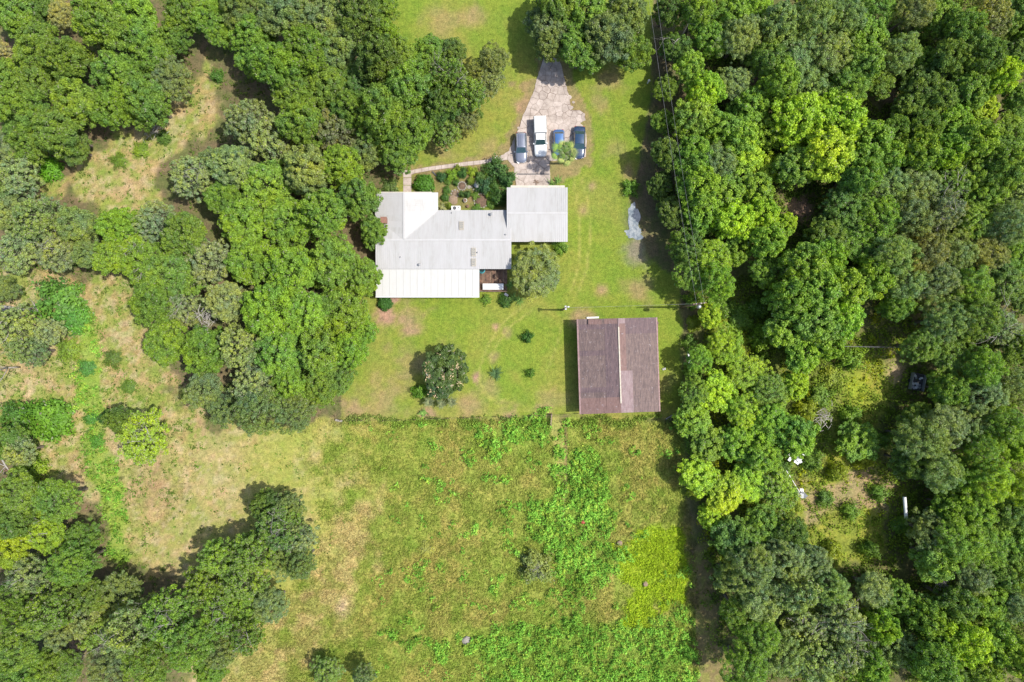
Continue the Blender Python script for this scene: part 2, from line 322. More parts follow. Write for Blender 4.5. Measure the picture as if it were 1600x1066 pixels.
    c = put(c, pmask(x, y, POLY['gladetan'], 14, 12, 25)*.75, (.26, .19, .115)); c = put(c, sm(1.1-np.hypot((x-1398)/20, (y-582)/28))*.9, (.28, .22, .13))
    c = put(c, sm(1.1-np.hypot((x-1345)/32, (y-610)/40))*.8, (.20, .25, .022)); c = put(c, sm(1.1-np.hypot((x-1365)/25, (y-590)/30))*.5*sm(np.sin((x-y*.3)*.9)), (.27, .2, .05))
    m = pmask(x, y, POLY['trail'], 10, 10, 26); c = put(c, m*.85, (.165, .135, .06)); c = put(c, m*sm((n3-.5)*6)*.6, (.17, .19, .04))
    c = put(c, pmask(x, y, POLY['trailU'], 6, 5, 27)*.7, (.12, .115, .05))
    for bx, by, br in ((1250, 325, 26), (1392, 150, 16), (1240, 285, 12), (120, 1010, 22), (90, 830, 14), (1180, 130, 16)):
        c = put(c, sm(1.2-np.hypot(x-bx, y-by)/br)*.8, (.26, .17, .125))
    return c
# ------------------------------------------------------------------ ground
def make_ground():
    xs = np.concatenate([[-900, -500, -300, -180], np.arange(-110, 110.01, .42), [180, 300, 500, 900]])
    ys = np.concatenate([[-900, -500, -300, -150], np.arange(-76, 76.01, .42), [150, 300, 500, 900]])
    X, Y = np.meshgrid(xs, ys); x = X.ravel(); y = Y.ravel(); px = 800+x*10; py = 533-y*10
    c = ground_color(px, py)
    past = np.maximum(pmask(px, py, POLY['pasture'], 10, 5), pmask(px, py, POLY['tanB'], 10, 5)); wood = sm((px-1075)/30)
    z = (fbm(px, py, 26, 3, 50)-.5)*.30*np.clip(past+wood, 0, 1) - .10*np.clip(past+wood, 0, 1)
    z -= .05*sm(1.2-np.hypot((px-992)/14, (py-345)/30))
    nx, ny = len(xs), len(ys); i = np.arange(nx*ny).reshape(ny, nx)
    F = np.stack([i[:-1, :-1], i[:-1, 1:], i[1:, 1:], i[1:, :-1]], -1).reshape(-1, 4)
    me = npmesh('ground', np.stack([x, y, z], 1), F, c, True)
    m, nt, bs, out = nodes('ground_cover'); bs.inputs['Roughness'].default_value = .95; bs.inputs['Specular IOR Level'].default_value = .15
    at = N(nt, 'ShaderNodeAttribute', attribute_name='tint')
    f1 = noise(nt, 1.6, 8, .8); f2 = noise(nt, 5.5, 5, .75); f3 = noise(nt, .35, 5, .65)
    v1 = mixc(nt, (.55, .58, .55), (1.45, 1.38, 1.35), ramp(nt, f1, [(.3, 0), (.7, 1)])); c1 = mixc(nt, at.outputs['Color'], v1, 1.0, 'MULTIPLY')
    v2 = mixc(nt, (.62, .66, .6), (1.4, 1.36, 1.4), ramp(nt, f2, [(.3, 0), (.7, 1)])); c2 = mixc(nt, c1, v2, 1.0, 'MULTIPLY')
    v3 = mixc(nt, (.9, .98, .9), (1.15, 1.03, 1.1), ramp(nt, f3, [(.35, 0), (.65, 1)])); c3 = mixc(nt, c2, v3, 1.0, 'MULTIPLY')
    nt.links.new(c3, bs.inputs['Base Color']); bump(nt, bs, f2, .7, .08)
    return tag(link('ground', me, mat=m), kind='structure')
make_ground()
# ------------------------------------------------------------------ foliage generators
def unit(v): return v/np.maximum(np.linalg.norm(v, axis=1, keepdims=True), 1e-9)
def leaves(C, Nn, size, asp, rng):
    t = unit(np.cross(Nn, rng.normal(size=C.shape))); b = np.cross(Nn, t); s = size[:, None]
    V = np.stack([C-t*s, C+b*s*asp, C+t*s, C-b*s*asp], 1).reshape(-1, 3)
    return V, np.arange(len(V)).reshape(-1, 4)
def crown(seed, R=5., H=10., ntuft=150, per=120, tr=(.35, .85), ls=(.13, .26), asp=.55, flat=.72, lobes=9, zc=.66, sparse=0., grey=.06, spread=.5, ragged=0.):
    g = np.random.default_rng(seed)
    L = [np.array([0, 0, .28*R])]; LR = [R*.5]
    for i in range(lobes):
        a = 2*math.pi*(i+g.uniform(-.35, .35))/lobes; rr = R*spread*g.uniform(.45, 1.25)*.92
        L.append(np.array([rr*math.cos(a), rr*math.sin(a), R*g.uniform(-.35, .28)])); LR.append(R*g.uniform(.20, .40))
    for i in range(3):
        a = g.uniform(0, 6.28); L.append(np.array([.28*R*math.cos(a), .28*R*math.sin(a), .3*R])); LR.append(R*g.uniform(.3, .42))
    L = np.array(L); LR = np.array(LR); cs = []; ds = []
    while len(cs) < ntuft:
        k = g.choice(len(L), p=LR**2/np.sum(LR**2)); d = g.normal(size=3); d /= np.linalg.norm(d)
        if d[2] < -.35: continue
        p = L[k]+d*LR[k]*g.uniform(.82, 1.05+ragged)
        if np.any(np.linalg.norm(L-p, axis=1) < LR*.78): continue
        if g.random() < sparse*(.5+.5*math.sin(p[0]*1.3+seed)*math.cos(p[1]*1.1)): 
            if g.random() < .7: continue
        cs.append(p); ds.append(d)
    cs = np.array(cs); ds = np.array(ds); n = ntuft*per
    idx = np.repeat(np.arange(ntuft), per); trd = g.uniform(*tr, ntuft)[idx]
    d = unit(g.normal(size=(n, 3))*1.0+ds[idx]*.7+np.array([0, 0, .45])); pos = cs[idx]+d*(trd*g.uniform(.45, 1.0, n))[:, None]
    nn = unit(d+g.normal(size=(n, 3))*.95+np.array([.1, 0, .35]))
    # inner shading fill
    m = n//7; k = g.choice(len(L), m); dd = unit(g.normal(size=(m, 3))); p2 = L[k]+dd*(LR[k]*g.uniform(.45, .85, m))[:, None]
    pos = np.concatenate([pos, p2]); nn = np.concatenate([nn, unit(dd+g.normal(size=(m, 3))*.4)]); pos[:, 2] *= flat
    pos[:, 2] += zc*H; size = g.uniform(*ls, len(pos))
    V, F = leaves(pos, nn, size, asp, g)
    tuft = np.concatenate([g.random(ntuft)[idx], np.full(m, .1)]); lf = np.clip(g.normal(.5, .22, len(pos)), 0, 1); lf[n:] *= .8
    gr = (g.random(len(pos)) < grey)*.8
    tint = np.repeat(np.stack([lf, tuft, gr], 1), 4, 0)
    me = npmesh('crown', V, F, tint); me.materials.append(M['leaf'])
    return me, L*np.array([1, 1, flat])+np.array([0, 0, zc*H]), LR
def branchy(mb, p, d, l, r, depth, g, n=5):
    pts = [p]; cur = Vector(p); dd = Vector(d).normalized(); k = 4
    for i in range(k):
        dd = (dd+Vector((g.uniform(-1, 1), g.uniform(-1, 1), g.uniform(-.5, .6)))*.28).normalized(); cur = cur+dd*l/k; pts.append(cur.copy())
    mb.tube(pts, [r*(1-.6*i/k) for i in range(k+1)], n)
    if depth > 0:
        for i in range(3):
            j = g.choice([2, 3, 4]); nd = (dd+Vector((g.uniform(-1, 1), g.uniform(-1, 1), g.uniform(-.3, .7)))*.9).normalized()
            branchy(mb, pts[j], nd, l*g.uniform(.5, .75), r*.45, depth-1, g, max(3, n-1))
def trunkmesh(L, seed, R=5., H=10., rad=.32, up=0.0):
    g = random.Random(seed); mb = MB(); top = Vector((g.uniform(-.3, .3), g.uniform(-.3, .3), H*.38))
    mb.tube([(0, 0, -.3), (0.05, 0, .2), top*.5, top], [rad*1.6, rad*1.1, rad*.9, rad*.75], 8)
    for l in L:
        e = Vector(l); mid = top.lerp(e, .5)+Vector((g.uniform(-.4, .4), g.uniform(-.4, .4), .25)); end = top.lerp(e, 1.0+up)
        mb.tube([top, mid, end], [rad*.5, rad*.32, rad*.12], 5)
        for q in range(3): 
            dd = (end-mid).normalized()+Vector((g.uniform(-1, 1), g.uniform(-1, 1), g.uniform(0, 1)))
            branchy(mb, mid.lerp(end, .4+.25*q), dd, R*.34, rad*.18, 0, g, 4)
    return mb.mesh('trunk', M['bark'], True)
def baremesh(L, LR, seed, R=5.):
    g = random.Random(seed); mb = MB()
    for l, lr in zip(L, LR):
        if g.random() < .25: continue
        d = Vector((g.uniform(-.8, .8), g.uniform(-.8, .8), .9)).normalized(); p = Vector(l)+d*lr*.7
        branchy(mb, p, (g.uniform(-1, 1), g.uniform(-1, 1), .45), lr*1.1, .075, 2, g, 4)
    return mb.mesh('bare_branches', M['palebark'], True)
PROTO = {}
def proto(kind, seeds, **kw):
    PROTO[kind] = []
    for s in seeds:
        rad = kw.pop('rad', .32) if 'rad' in kw else .32
        me, L, LR = crown(s, **kw); PROTO[kind].append((me, trunkmesh(L, s), baremesh(L, LR, s)))
proto('oak', (1, 2, 3, 4), ntuft=260, per=145, tr=(.25, .85), ls=(.08, .20), ragged=.32, grey=.04, flat=.82, lobes=12)
proto('loose', (11, 12, 13), ntuft=230, per=80, tr=(.22, .7), ls=(.08, .20), sparse=.9, grey=.13, ragged=.38, flat=.85, lobes=12)
proto('fine', (21, 22, 23), ntuft=290, per=100, tr=(.22, .7), ls=(.08, .19), asp=.32, grey=.07, ragged=.36, lobes=12, flat=.85)
proto('broad', (31, 32), ntuft=210, per=110, tr=(.28, .9), ls=(.11, .25), asp=.6, lobes=10, ragged=.30, flat=.85, grey=.03)
def bushmesh(seed, n=2600, ls=(.10, .20), asp=.5, R=2., H=2.4, lump=.25):
    g = np.random.default_rng(seed); d = unit(g.normal(size=(n, 3))); d[:, 2] = np.abs(d[:, 2])
    lm = 1+lump*(np.sin(d[:, 0]*5+seed)*np.cos(d[:, 1]*4+seed*2)+.5*np.sin(d[:, 0]*11+d[:, 2]*7+seed)*np.sin(d[:, 1]*10)); r = g.uniform(.62, 1.08, n)*lm
    p = d*r[:, None]*np.array([R*.88, R*.88, H*.9]); nn = unit(d+g.normal(size=(n, 3))*.5+np.array([0, 0, .3]))
    V, F = leaves(p, nn, g.uniform(*ls, n), asp, g)
    tint = np.repeat(np.stack([np.clip(g.normal(.5, .2, n), 0, 1), np.clip(lm-.5, 0, 1)*g.uniform(.3, 1, n), (g.random(n) < .03)*.7], 1), 4, 0)
    me = npmesh('foliage', V, F, tint); me.materials.append(M['leaf']); return me
BUSH = [bushmesh(s, lump=l, n=n) for s, l, n in ((1, .32, 2600), (2, .5, 2400), (3, .14, 3000))]
def stemmesh():
    g = random.Random(5); mb = MB()
    for i in range(6): branchy(mb, (0, 0, -.1), (g.uniform(-.7, .7), g.uniform(-.7, .7), 1), 1.7, .05, 0, g, 4)
    return mb.mesh('stems', M['bark'])
STEM = stemmesh()
TINT = {'D': (.090, .158, .034), 'G': (.118, .205, .034), 'Y': (.178, .275, .028), 'L': (.132, .232, .034), 'B': (.128, .192, .074), 'P': (.160, .218, .090), 'O': (.150, .178, .060), 'S': (.25, .26, .10)}
LOOK = {'D': 'dark green', 'G': 'mid-green', 'Y': 'yellow-green', 'L': 'bright green', 'B': 'grey-green', 'P': 'pale grey-green', 'O': 'olive brown', 'S': 'straw-coloured'}
LM = [('the white-roofed house', 690, 375), ('the garage roof', 840, 335), ('the brown barn', 966, 572), ('the cracked driveway', 860, 130), ('the shallow puddle', 990, 345), ('the utility pole', 1095, 475),
      ('the upper left clearing', 215, 240), ('the narrow left gap', 325, 150), ('the fallen grey trunks', 30, 482), ('the leafless pale tree', 10, 580), ('the bright grass strip', 165, 760),
      ('the tan field', 320, 740), ('the flowering round tree', 693, 578), ('the dusty woodland gap', 1250, 322), ('the small sunlit gap', 1392, 150), ('the wrecked trailer', 1434, 597), ('the yellow glade', 1340, 610),
      ('the white junk heap', 1242, 715), ('the white pipe', 1415, 793), ('the weedy glade', 1320, 840), ('the white sheet', 1262, 935), ('the red-brown brush', 1308, 552), ('the dead snag', 1070, 50),
      ('the top right corner', 1600, 0), ('the bottom right corner', 1600, 1066), ('the bottom left corner', 0, 1066), ('the top left corner', 0, 0), ('the shaded trail', 1100, 900), ('the dead brush hole', 325, 495),
      ('the lawn at the top', 690, 40), ('the concrete path', 700, 262), ('the red-brown opening', 110, 1005), ('the lone field tree', 225, 680), ('the tan pasture slope', 480, 930), ('the far right edge', 1600, 350), ('the lower right edge', 1600, 700), ('the top edge', 470, 0), ('the lawn corner', 533, 655)]
def where(px, py):
    l = min(LM, key=lambda q: math.hypot(px-q[1], py-q[2])); dx, dy = px-l[1], py-l[2]
    v = 'above' if dy < -abs(dx)*.41 else 'below' if dy > abs(dx)*.41 else ''; h = 'right' if dx > abs(dy)*.41 else 'left' if dx < -abs(dy)*.41 else ''
    if v and h: w = f'{v} and {h} of'
    elif v: w = v
    else: w = f'{h} of'
    return w, l, math.hypot(dx, dy)
TREES = []   # deferred so labels can be made distinct
def T(px, py, r, t='G', kind='oak', h=None, bare=0): TREES.append([px, py, r, t, kind, h, bare])
def many(s, kind='oak', h=None, bare=0):
    for q in s.split():
        a = q.split(','); T(float(a[0]), float(a[1]), float(a[2]), a[3], a[4] if len(a) > 4 else kind, h, 1 if len(a) > 5 else bare)
# upper-left grove
many('''28,22,40,G 60,72,42,G 112,95,40,G 165,40,44,G 150,5,36,G 215,30,40,G 238,85,42,G 182,118,42,G 272,128,40,B,fine 232,160,40,G 172,172,38,G 122,158,38,G 62,128,36,G 18,125,32,G 35,180,44,G 92,205,42,G 118,232,30,D 45,222,34,G
 60,12,34,D 290,22,34,G 272,58,28,G 330,28,34,G 345,55,26,L 8,88,24,S,loose 100,25,26,S,fine 12,235,38,P,fine 30,275,40,P,loose 0,310,30,B''')
# grove above the house
many('''372,18,36,B 395,55,38,G 445,25,44,B 505,25,44,B 560,22,40,D 598,12,26,G 395,95,30,L 430,105,44,L 478,80,42,G 528,75,40,B 460,150,44,G 512,140,40,G 556,130,34,D 545,175,34,G
 590,90,40,D 600,55,26,G 625,88,34,G 668,82,32,G 640,135,44,G 600,178,44,G 645,205,44,G 622,238,32,G 700,118,34,G,loose,1 690,165,34,D 728,150,36,G,loose,1 692,205,32,G,loose 708,80,22,D 770,95,28,P,fine 748,120,26,O,fine 765,125,26,P,loose 728,190,22,O,loose 672,175,28,L''')
# big grove left of the house
many('''385,190,36,P,loose 420,215,42,P,loose 472,192,38,G 520,205,40,O,loose 300,278,38,P,loose,1 330,255,26,B 365,262,42,P 420,292,48,L 482,268,46,P 532,262,42,L 568,238,30,B 350,312,34,L 388,345,46,L 450,350,48,G 512,332,46,L 560,310,38,G 586,362,26,G
 185,355,36,L,oak 240,352,38,P,loose 292,365,42,G 175,400,32,L 215,402,40,L,oak,1 270,425,42,G 330,412,42,P,loose 395,412,46,L 460,425,48,L 520,412,46,G 566,430,34,L 240,472,38,G 290,480,34,P,loose,1 355,470,38,P 425,485,48,L 482,492,46,L 535,488,44,L 568,520,26,L
 262,535,38,L 320,548,40,G 375,540,40,P,loose 440,550,44,L 500,552,42,L 545,548,34,L 530,590,30,G 322,608,36,B 352,640,32,B,fine 408,640,44,B,fine 462,645,38,B,fine 395,600,38,P,loose 500,605,32,G 455,600,34,G''')
# left column
many('''60,340,44,B,loose 122,352,36,B 28,395,38,P,loose,1 92,398,38,P,loose,1 20,335,30,B 140,400,26,B 15,510,40,P,loose,1 45,548,28,B,loose 78,520,26,P,loose 15,690,30,D 35,705,28,P,loose 222,682,50,Y,loose,1 188,655,22,D 0,450,24,B''', h=7)
# lower-left
many('''35,765,40,G,fine 92,778,40,G,fine 22,812,36,D 15,855,36,Y 75,835,34,Y,oak,1 128,842,34,G,fine 118,882,40,G,fine 52,900,40,B,loose,1 15,945,40,G,fine 80,952,42,G,loose 145,930,36,D 35,1005,42,G,fine 190,930,42,B,fine 100,1040,40,G,fine 155,985,34,G,loose
 210,980,46,P,loose,1 268,960,46,G,loose,1 238,1030,46,G,fine 305,1000,44,G,fine 175,1050,40,B,fine 322,915,40,G,loose 380,900,46,G,loose 440,825,44,D,loose,1 400,858,42,G,loose 345,865,34,L,loose 448,865,38,B,fine 350,955,38,G,loose,1 395,945,34,G,fine 330,1045,28,G 20,1055,36,G 450,795,28,B''')
many('''465,838,32,P,loose 470,880,28,B,fine 425,945,34,P,fine 385,990,34,G,loose,1 345,1015,32,P,fine 415,790,26,D 140,965,34,P,loose 60,1040,34,G 95,985,30,P,fine''', h=8)
many('512,1052,30,G,loose 568,1055,20,B,loose', h=5)
# oak over the driveway
many('862,72,30,B,oak 862,40,40,B,oak 915,22,46,G,oak 905,80,38,G,oak 948,60,44,B,oak 985,80,34,G,oak 975,25,42,B,oak 870,5,38,G,oak')
# right woods
many('''1042,15,28,D 1090,18,34,G 1140,28,36,G 1182,15,32,G 1215,42,40,B 1265,28,40,B,fine 1312,28,40,B,fine 1350,62,40,G,broad 1372,15,34,L,fine 1425,20,34,O,fine 1465,28,34,G,broad 1502,48,38,D 1542,28,38,O,loose 1585,25,36,G 1602,65,26,L
 1055,75,26,D 1108,62,32,G 1155,62,38,B,fine 1200,92,34,D 1250,82,42,B,fine 1300,88,42,B,fine 1345,105,34,G,broad 1402,88,38,B,fine 1440,95,28,L,broad 1482,92,36,D 1530,88,38,D 1578,95,34,D
 1078,108,30,L,broad 1040,138,24,G 1100,142,32,Y,broad 1145,132,32,B,fine 1172,168,36,G,broad 1220,128,36,G 1262,132,38,B,fine 1320,142,38,G,fine 1368,128,30,D 1440,140,34,D 1420,175,34,D 1462,158,34,D 1512,142,38,G,broad 1558,118,34,Y,broad 1596,160,32,G
 1036,192,22,G 1080,188,36,G,broad 1122,202,34,G,broad 1160,216,34,L,broad 1202,210,32,G,broad 1248,190,46,Y,broad 1310,188,50,Y,broad 1288,242,50,Y,broad 1352,228,44,G,broad 1395,205,30,D 1440,202,34,D 1482,192,34,G,broad 1530,172,32,Y,broad 1520,222,36,G,broad 1572,210,38,G
 1040,242,28,D 1080,246,36,G 1120,252,36,B,fine 1165,242,34,Y,broad 1204,262,30,Y,broad 1238,262,38,G,broad 1342,272,40,G 1380,248,34,L,broad 1430,240,36,G,broad 1472,240,34,L,broad 1512,270,36,G 1562,262,38,G 1598,258,30,D
 1032,290,24,D 1090,292,38,L,broad 1132,300,38,G,broad 1178,295,34,G,broad 1382,292,40,B,fine 1430,290,42,B,fine 1482,288,34,G,loose,1 1540,302,38,G 1590,310,36,B
 1052,330,30,D 1100,335,38,G,broad 1145,342,38,Y,broad 1188,335,34,Y,broad 1320,325,42,D,fine 1370,342,42,G,fine 1422,340,42,B,fine 1470,335,36,P,loose,1 1520,348,36,G 1572,352,40,B,fine
 1072,385,30,D 1112,402,38,Y,fine 1150,392,30,G,broad 1196,378,34,L,broad 1225,352,24,Y,broad 1290,375,36,D 1340,385,38,G,fine 1392,400,40,B,fine 1440,398,40,O,fine 1490,395,38,B,fine 1540,398,40,O,fine 1588,402,34,G
 1078,432,32,G,fine 1120,442,36,L,fine 1195,422,30,L,fine 1250,412,42,G,broad 1292,402,36,G,broad 1270,455,44,G,broad 1232,465,40,G,broad 1322,452,40,G,broad 1362,432,38,L,broad 1410,442,36,B,fine 1462,442,40,B,fine 1512,452,40,G,fine 1562,442,38,D 1596,465,28,D
 1225,512,40,G,broad 1272,502,44,G,broad 1312,500,38,L,broad 1252,552,38,G,broad 1292,540,28,G,broad 1398,478,28,G 1436,540,36,G,fine 1472,502,40,B,fine 1522,500,40,G,fine 1562,512,34,B,loose,1 1592,542,34,D 1482,555,34,G,fine 1532,572,38,L,fine
 1480,608,32,G,broad 1530,622,40,B,fine 1582,602,38,B,fine 1430,655,30,D 1200,662,36,L 1240,682,36,G,broad 1190,712,34,L 1432,685,42,B,fine 1472,670,44,B,fine 1512,660,40,B,fine 1562,662,40,G,fine 1592,692,34,Y 1530,702,38,L,fine 1422,722,32,D 1462,735,40,B,fine''')
many('''1108,495,24,Y,broad 1132,542,34,Y,fine 1092,560,26,L,fine 1085,612,28,G,fine 1122,612,34,Y,broad 1165,582,36,Y,fine 1162,642,34,Y,fine 1202,612,34,G,fine 1240,602,28,Y,broad 1082,655,32,L,broad 1110,692,36,G,broad 1152,690,34,L,broad 1092,742,34,Y,broad 1130,772,38,Y,broad 1112,805,26,Y,broad 1170,752,34,Y 1212,762,34,G,loose 1340,690,34,G,broad''', h=5.5)
many('''1540,752,42,Y,fine 1592,762,36,Y,fine 1488,742,30,G 1482,792,32,G,broad 1522,795,38,G 1572,802,38,D 1150,842,40,D 1192,820,34,G 1232,832,32,D 1172,882,44,B,fine 1222,872,44,B,fine 1262,872,34,B,fine 1142,902,32,B,fine 1450,832,42,B,fine 1492,842,44,G,fine 1532,852,40,G,fine 1582,842,38,G 1462,875,36,G,broad 1512,892,38,B,fine 1572,892,40,D
 1190,932,44,B,fine 1152,952,34,D,fine 1242,922,40,B,loose 1290,912,36,B,fine 1312,962,40,P,loose,1 1262,975,40,P,loose,1 1362,922,38,P,fine 1400,932,34,G,fine 1440,962,34,G,broad 1372,972,34,L,broad 1490,942,40,D 1542,932,40,G 1592,942,38,B,fine
 1182,992,40,G,fine 1162,1042,38,G,fine 1222,1022,42,B,fine 1272,1032,42,P,loose 1312,1022,38,P,loose,1 1352,1042,36,G 1402,1012,40,B,fine 1452,1032,42,G 1502,1002,42,Y,broad 1552,1002,40,G,broad 1592,1022,38,G,broad 1532,1052,38,G 1480,1055,34,D''')
def plant_trees():
    seen = {}; info = []
    kindname = {'oak': 'oak', 'loose': 'thin-crowned tree', 'fine': 'feathery tree', 'broad': 'clumpy tree'}
    for t in TREES:
        px, py, r, tn, kd, h, bare = t; w, l, dist = where(px, py)
        size = 'small ' if r < 30 else 'big ' if r > 43 else ''
        info.append((size+LOOK[tn]+' '+kindname[kd]+(', bare-limbed,' if bare else ''), w, l[0], dist))
    groups = {}
    for i, (a, w, l, d) in enumerate(info): groups.setdefault((a, w, l), []).append((d, i))
    labels = {}
    for (a, w, l), q in groups.items():
        q.sort()
        for k, (d, i) in enumerate(q):
            s = f'{a} {w} {l}'
            if len(q) > 1: s += ', '+(['nearest', 'second nearest', 'third nearest', 'fourth nearest'][k] if k < 4 else 'farthest')
            labels[i] = s
    names = {'oak': 'oak_tree', 'loose': 'thin_crowned_tree', 'fine': 'feathery_tree', 'broad': 'leafy_tree'}
    for i, (px, py, r, tn, kd, h, bare) in enumerate(TREES):
        g = random.Random(i*7+1)
        R0 = r*.1*1.02; H = h*g.uniform(.85, 1.2) if h else min(13.5, max(5, R0*2.35*g.uniform(.75, 1.25)))
        zc = H*.68; X, Y, _ = P(px, py, zc); R = R0*(1-zc/CAMH)
        o = thing(names[kd], labels[i], 'tree', (X, Y, 0), g.uniform(0, 6.28), 'trees of the surrounding woods', (R/5*g.uniform(.93, 1.07), R/5*g.uniform(.93, 1.07), H/10))
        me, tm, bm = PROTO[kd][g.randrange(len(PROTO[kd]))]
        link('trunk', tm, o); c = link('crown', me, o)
        b = TINT[tn]; v = g.uniform(.9, 1.12)*(1.42 if 1060 < px < 1420 else 1.3 if px >= 1420 else 1.13); c.color = (b[0]*v*g.uniform(.92, 1.08), b[1]*v, b[2]*v*g.uniform(.85, 1.2), 1)  # right-hand crowns get a brighter tint to offset their shaded visible sides
        if bare: link('bare_branches', bm, o)['kind'] = 'stuff'
plant_trees()
# ------------------------------------------------------------------ shrubs and bushes
def bush(px, py, r, h, col, label, k=0, grp='garden and yard bushes', name='bush', cat='bush'):
    X, Y, _ = P(px, py, h*.5)
    o = thing(name, label, cat, (X, Y, -.05), random.uniform(0, 6.28), grp, (r*.05, r*.05, h/2.4)); f = link('foliage', BUSH[k], o); f.color = tuple(col)+(1,); link('stems', STEM, o); return o
bush(662, 288, 18, 2.0, (.065, .17, .018), 'round clipped bright green bush beside the front path', 2)
bush(600, 474, 13, 1.6, (.045, .13, .02), 'dense dark green bush at the corner below the porch roof', 2)
bush(74, 262, 21, 2.4, (.10, .26, .02), 'vivid green bush at the edge of the upper left grove', 0)
bush(90, 470, 40, 3.6, (.085, .20, .04), 'large fresh green thicket left of the big grove', 1)
bush(112, 500, 26, 2.6, (.075, .21, .045), 'green shrub merging with the lower end of the large thicket', 1)
bush(72, 655, 40, 3.4, (.10, .22, .02), 'large vivid green bush below the pink dirt patch', 0)
bush(22, 650, 26, 2.6, (.07, .16, .025), 'green bush at the left edge beside the large vivid bush', 1)
bush(48, 735, 24, 2.2, (.14, .23, .02), 'yellow-green bush above the brush on the left edge', 1)
bush(165, 655, 14, 1.6, (.04, .11, .03), 'small dark bush left of the lone yellow-green tree', 0)
bush(150, 690, 12, 1.0, (.10, .24, .025), 'low lime shrub on the bright grass strip', 1)
bush(175, 560, 14, 1.4, (.08, .14, .03), 'small dark shrub in the dry strip left of the grove', 1)
bush(200, 605, 12, 1.0, (.12, .2, .03), 'low green shrub on the pink bare ground', 0)
bush(140, 655, 10, 1.2, (.08, .22, .04), 'emerald shrub beside the dirt track', 0)
bush(135, 575, 14, 1.2, (.08, .21, .045), 'emerald low growth along the dirt track', 1)
bush(105, 545, 20, 1.6, (.16, .24, .03), 'yellow-green shrub right of the pale bare tree', 1)
bush(255, 215, 12, 1.4, (.09, .17, .03), 'small green shrub in the upper left clearing', 0)
bush(220, 235, 14, .9, (.15, .24, .03), 'low yellow-green patch plant in the upper left clearing', 1)
bush(185, 250, 13, .9, (.1, .18, .03), 'low green plant left of the clearing centre', 1)
bush(338, 118, 12, 1.5, (.08, .18, .03), 'green shrub at the top of the narrow gap', 1)
bush(655, 612, 13, 2.0, (.13, .25, .02), 'bright green shrub tucked against the flowering tree', 0)
bush(775, 262, 20, 2.6, (.05, .115, .03), 'dark green shrub in the garden beside the driveway', 1)
bush(792, 280, 14, 2.4, (.055, .13, .04), 'leafy dark shrub between driveway and garage', 0)
bush(757, 290, 14, 2.2, (.05, .12, .05), 'blue-green garden shrub in the middle of the bed', 1)
bush(779, 306, 16, 2.2, (.05, .12, .025), 'garden shrub against the left garage wall', 0)
bush(706, 272, 10, 1.4, (.15, .27, .03), 'lime garden shrub below the concrete path', 1)
bush(722, 270, 9, 1.3, (.05, .13, .03), 'dark garden shrub below the concrete path', 0)
bush(690, 276, 9, 1.2, (.045, .12, .04), 'small dark shrub right of the round bush', 0)
bush(738, 268, 9, 1.0, (.18, .27, .03), 'pale lime grassy clump along the path', 1)
bush(698, 297, 7, .8, (.08, .17, .03), 'small green plant in the lawn of the garden', 0)
bush(765, 305, 8, .9, (.12, .22, .03), 'low green plant beside the soil bed', 1)
bush(610, 292, 14, 1.2, (.09, .15, .04), 'low bush in front of the left roof gable', 1)
for q, (x, y, r) in enumerate([(700, 283, 7), (712, 285, 6), (735, 282, 7), (730, 303, 6), (742, 305, 7), (695, 308, 7), (701, 321, 6), (721, 303, 5), (768, 318, 9), (772, 290, 9), (715, 262, 6), (750, 275, 9), (765, 274, 10)]):
    bush(x, y, r, .7+.3*(q % 4), [(.12, .21, .03), (.07, .15, .03), (.17, .24, .04), (.09, .17, .05)][q % 4], ['lime', 'deep green', 'yellowish', 'soft green'][q % 4]+' garden plant '+['left of the central soil bed', 'above the central soil bed', 'between birdbath and path', 'just right of the stepping stone', 'between birdbath and large bed', 'near the inner corner of the roofs', 'beside the air conditioner corner', 'between the two small beds', 'against the garage side of the large bed', 'in front of the garage corner shrubs', 'touching the concrete path', 'above and right of the birdbath', 'under the tall corner shrub'][q], q % 3)
bush(745, 325, 8, .7, (.12, .22, .03), 'low border plant along the house wall', 1)
bush(693, 324, 7, .7, (.3, .33, .2), 'pale flowering plant by the inner wall corner', 1)
bush(824, 527, 10, 1.7, (.05, .13, .02), 'small dark sapling in the lawn between pole and barn', 1)
bush(829, 583, 8, 1.3, (.08, .17, .025), 'smaller sapling in the lawn left of the barn', 1)
bush(876, 388, 12, 1.6, (.1, .2, .03), 'leafy bush behind the lower garage eave', 1)
bush(790, 470, 12, 1.2, (.05, .12, .02), 'dark bush at the foot of the deck', 0)
bush(760, 468, 9, .9, (.14, .24, .03), 'light green bush below the deck edge', 1)
bush(985, 292, 14, 1.5, (.09, .2, .03), 'bushy green clump above the puddle', 1)
bush(1075, 640, 12, 1.2, (.1, .22, .02), 'low bright bush at the barn side tree line', 1)
bush(667, 860, 13, .5, (.22, .25, .07), 'pale round tussock in the middle of the pasture', 1)
bush(672, 168, 10, 2.2, (.1, .24, .02), 'bright green young palm-like bush between the trees', 0)
bush(748, 178, 8, 1.0, (.10, .17, .03), 'tiny shrub alone on the lawn left of the driveway', 0)
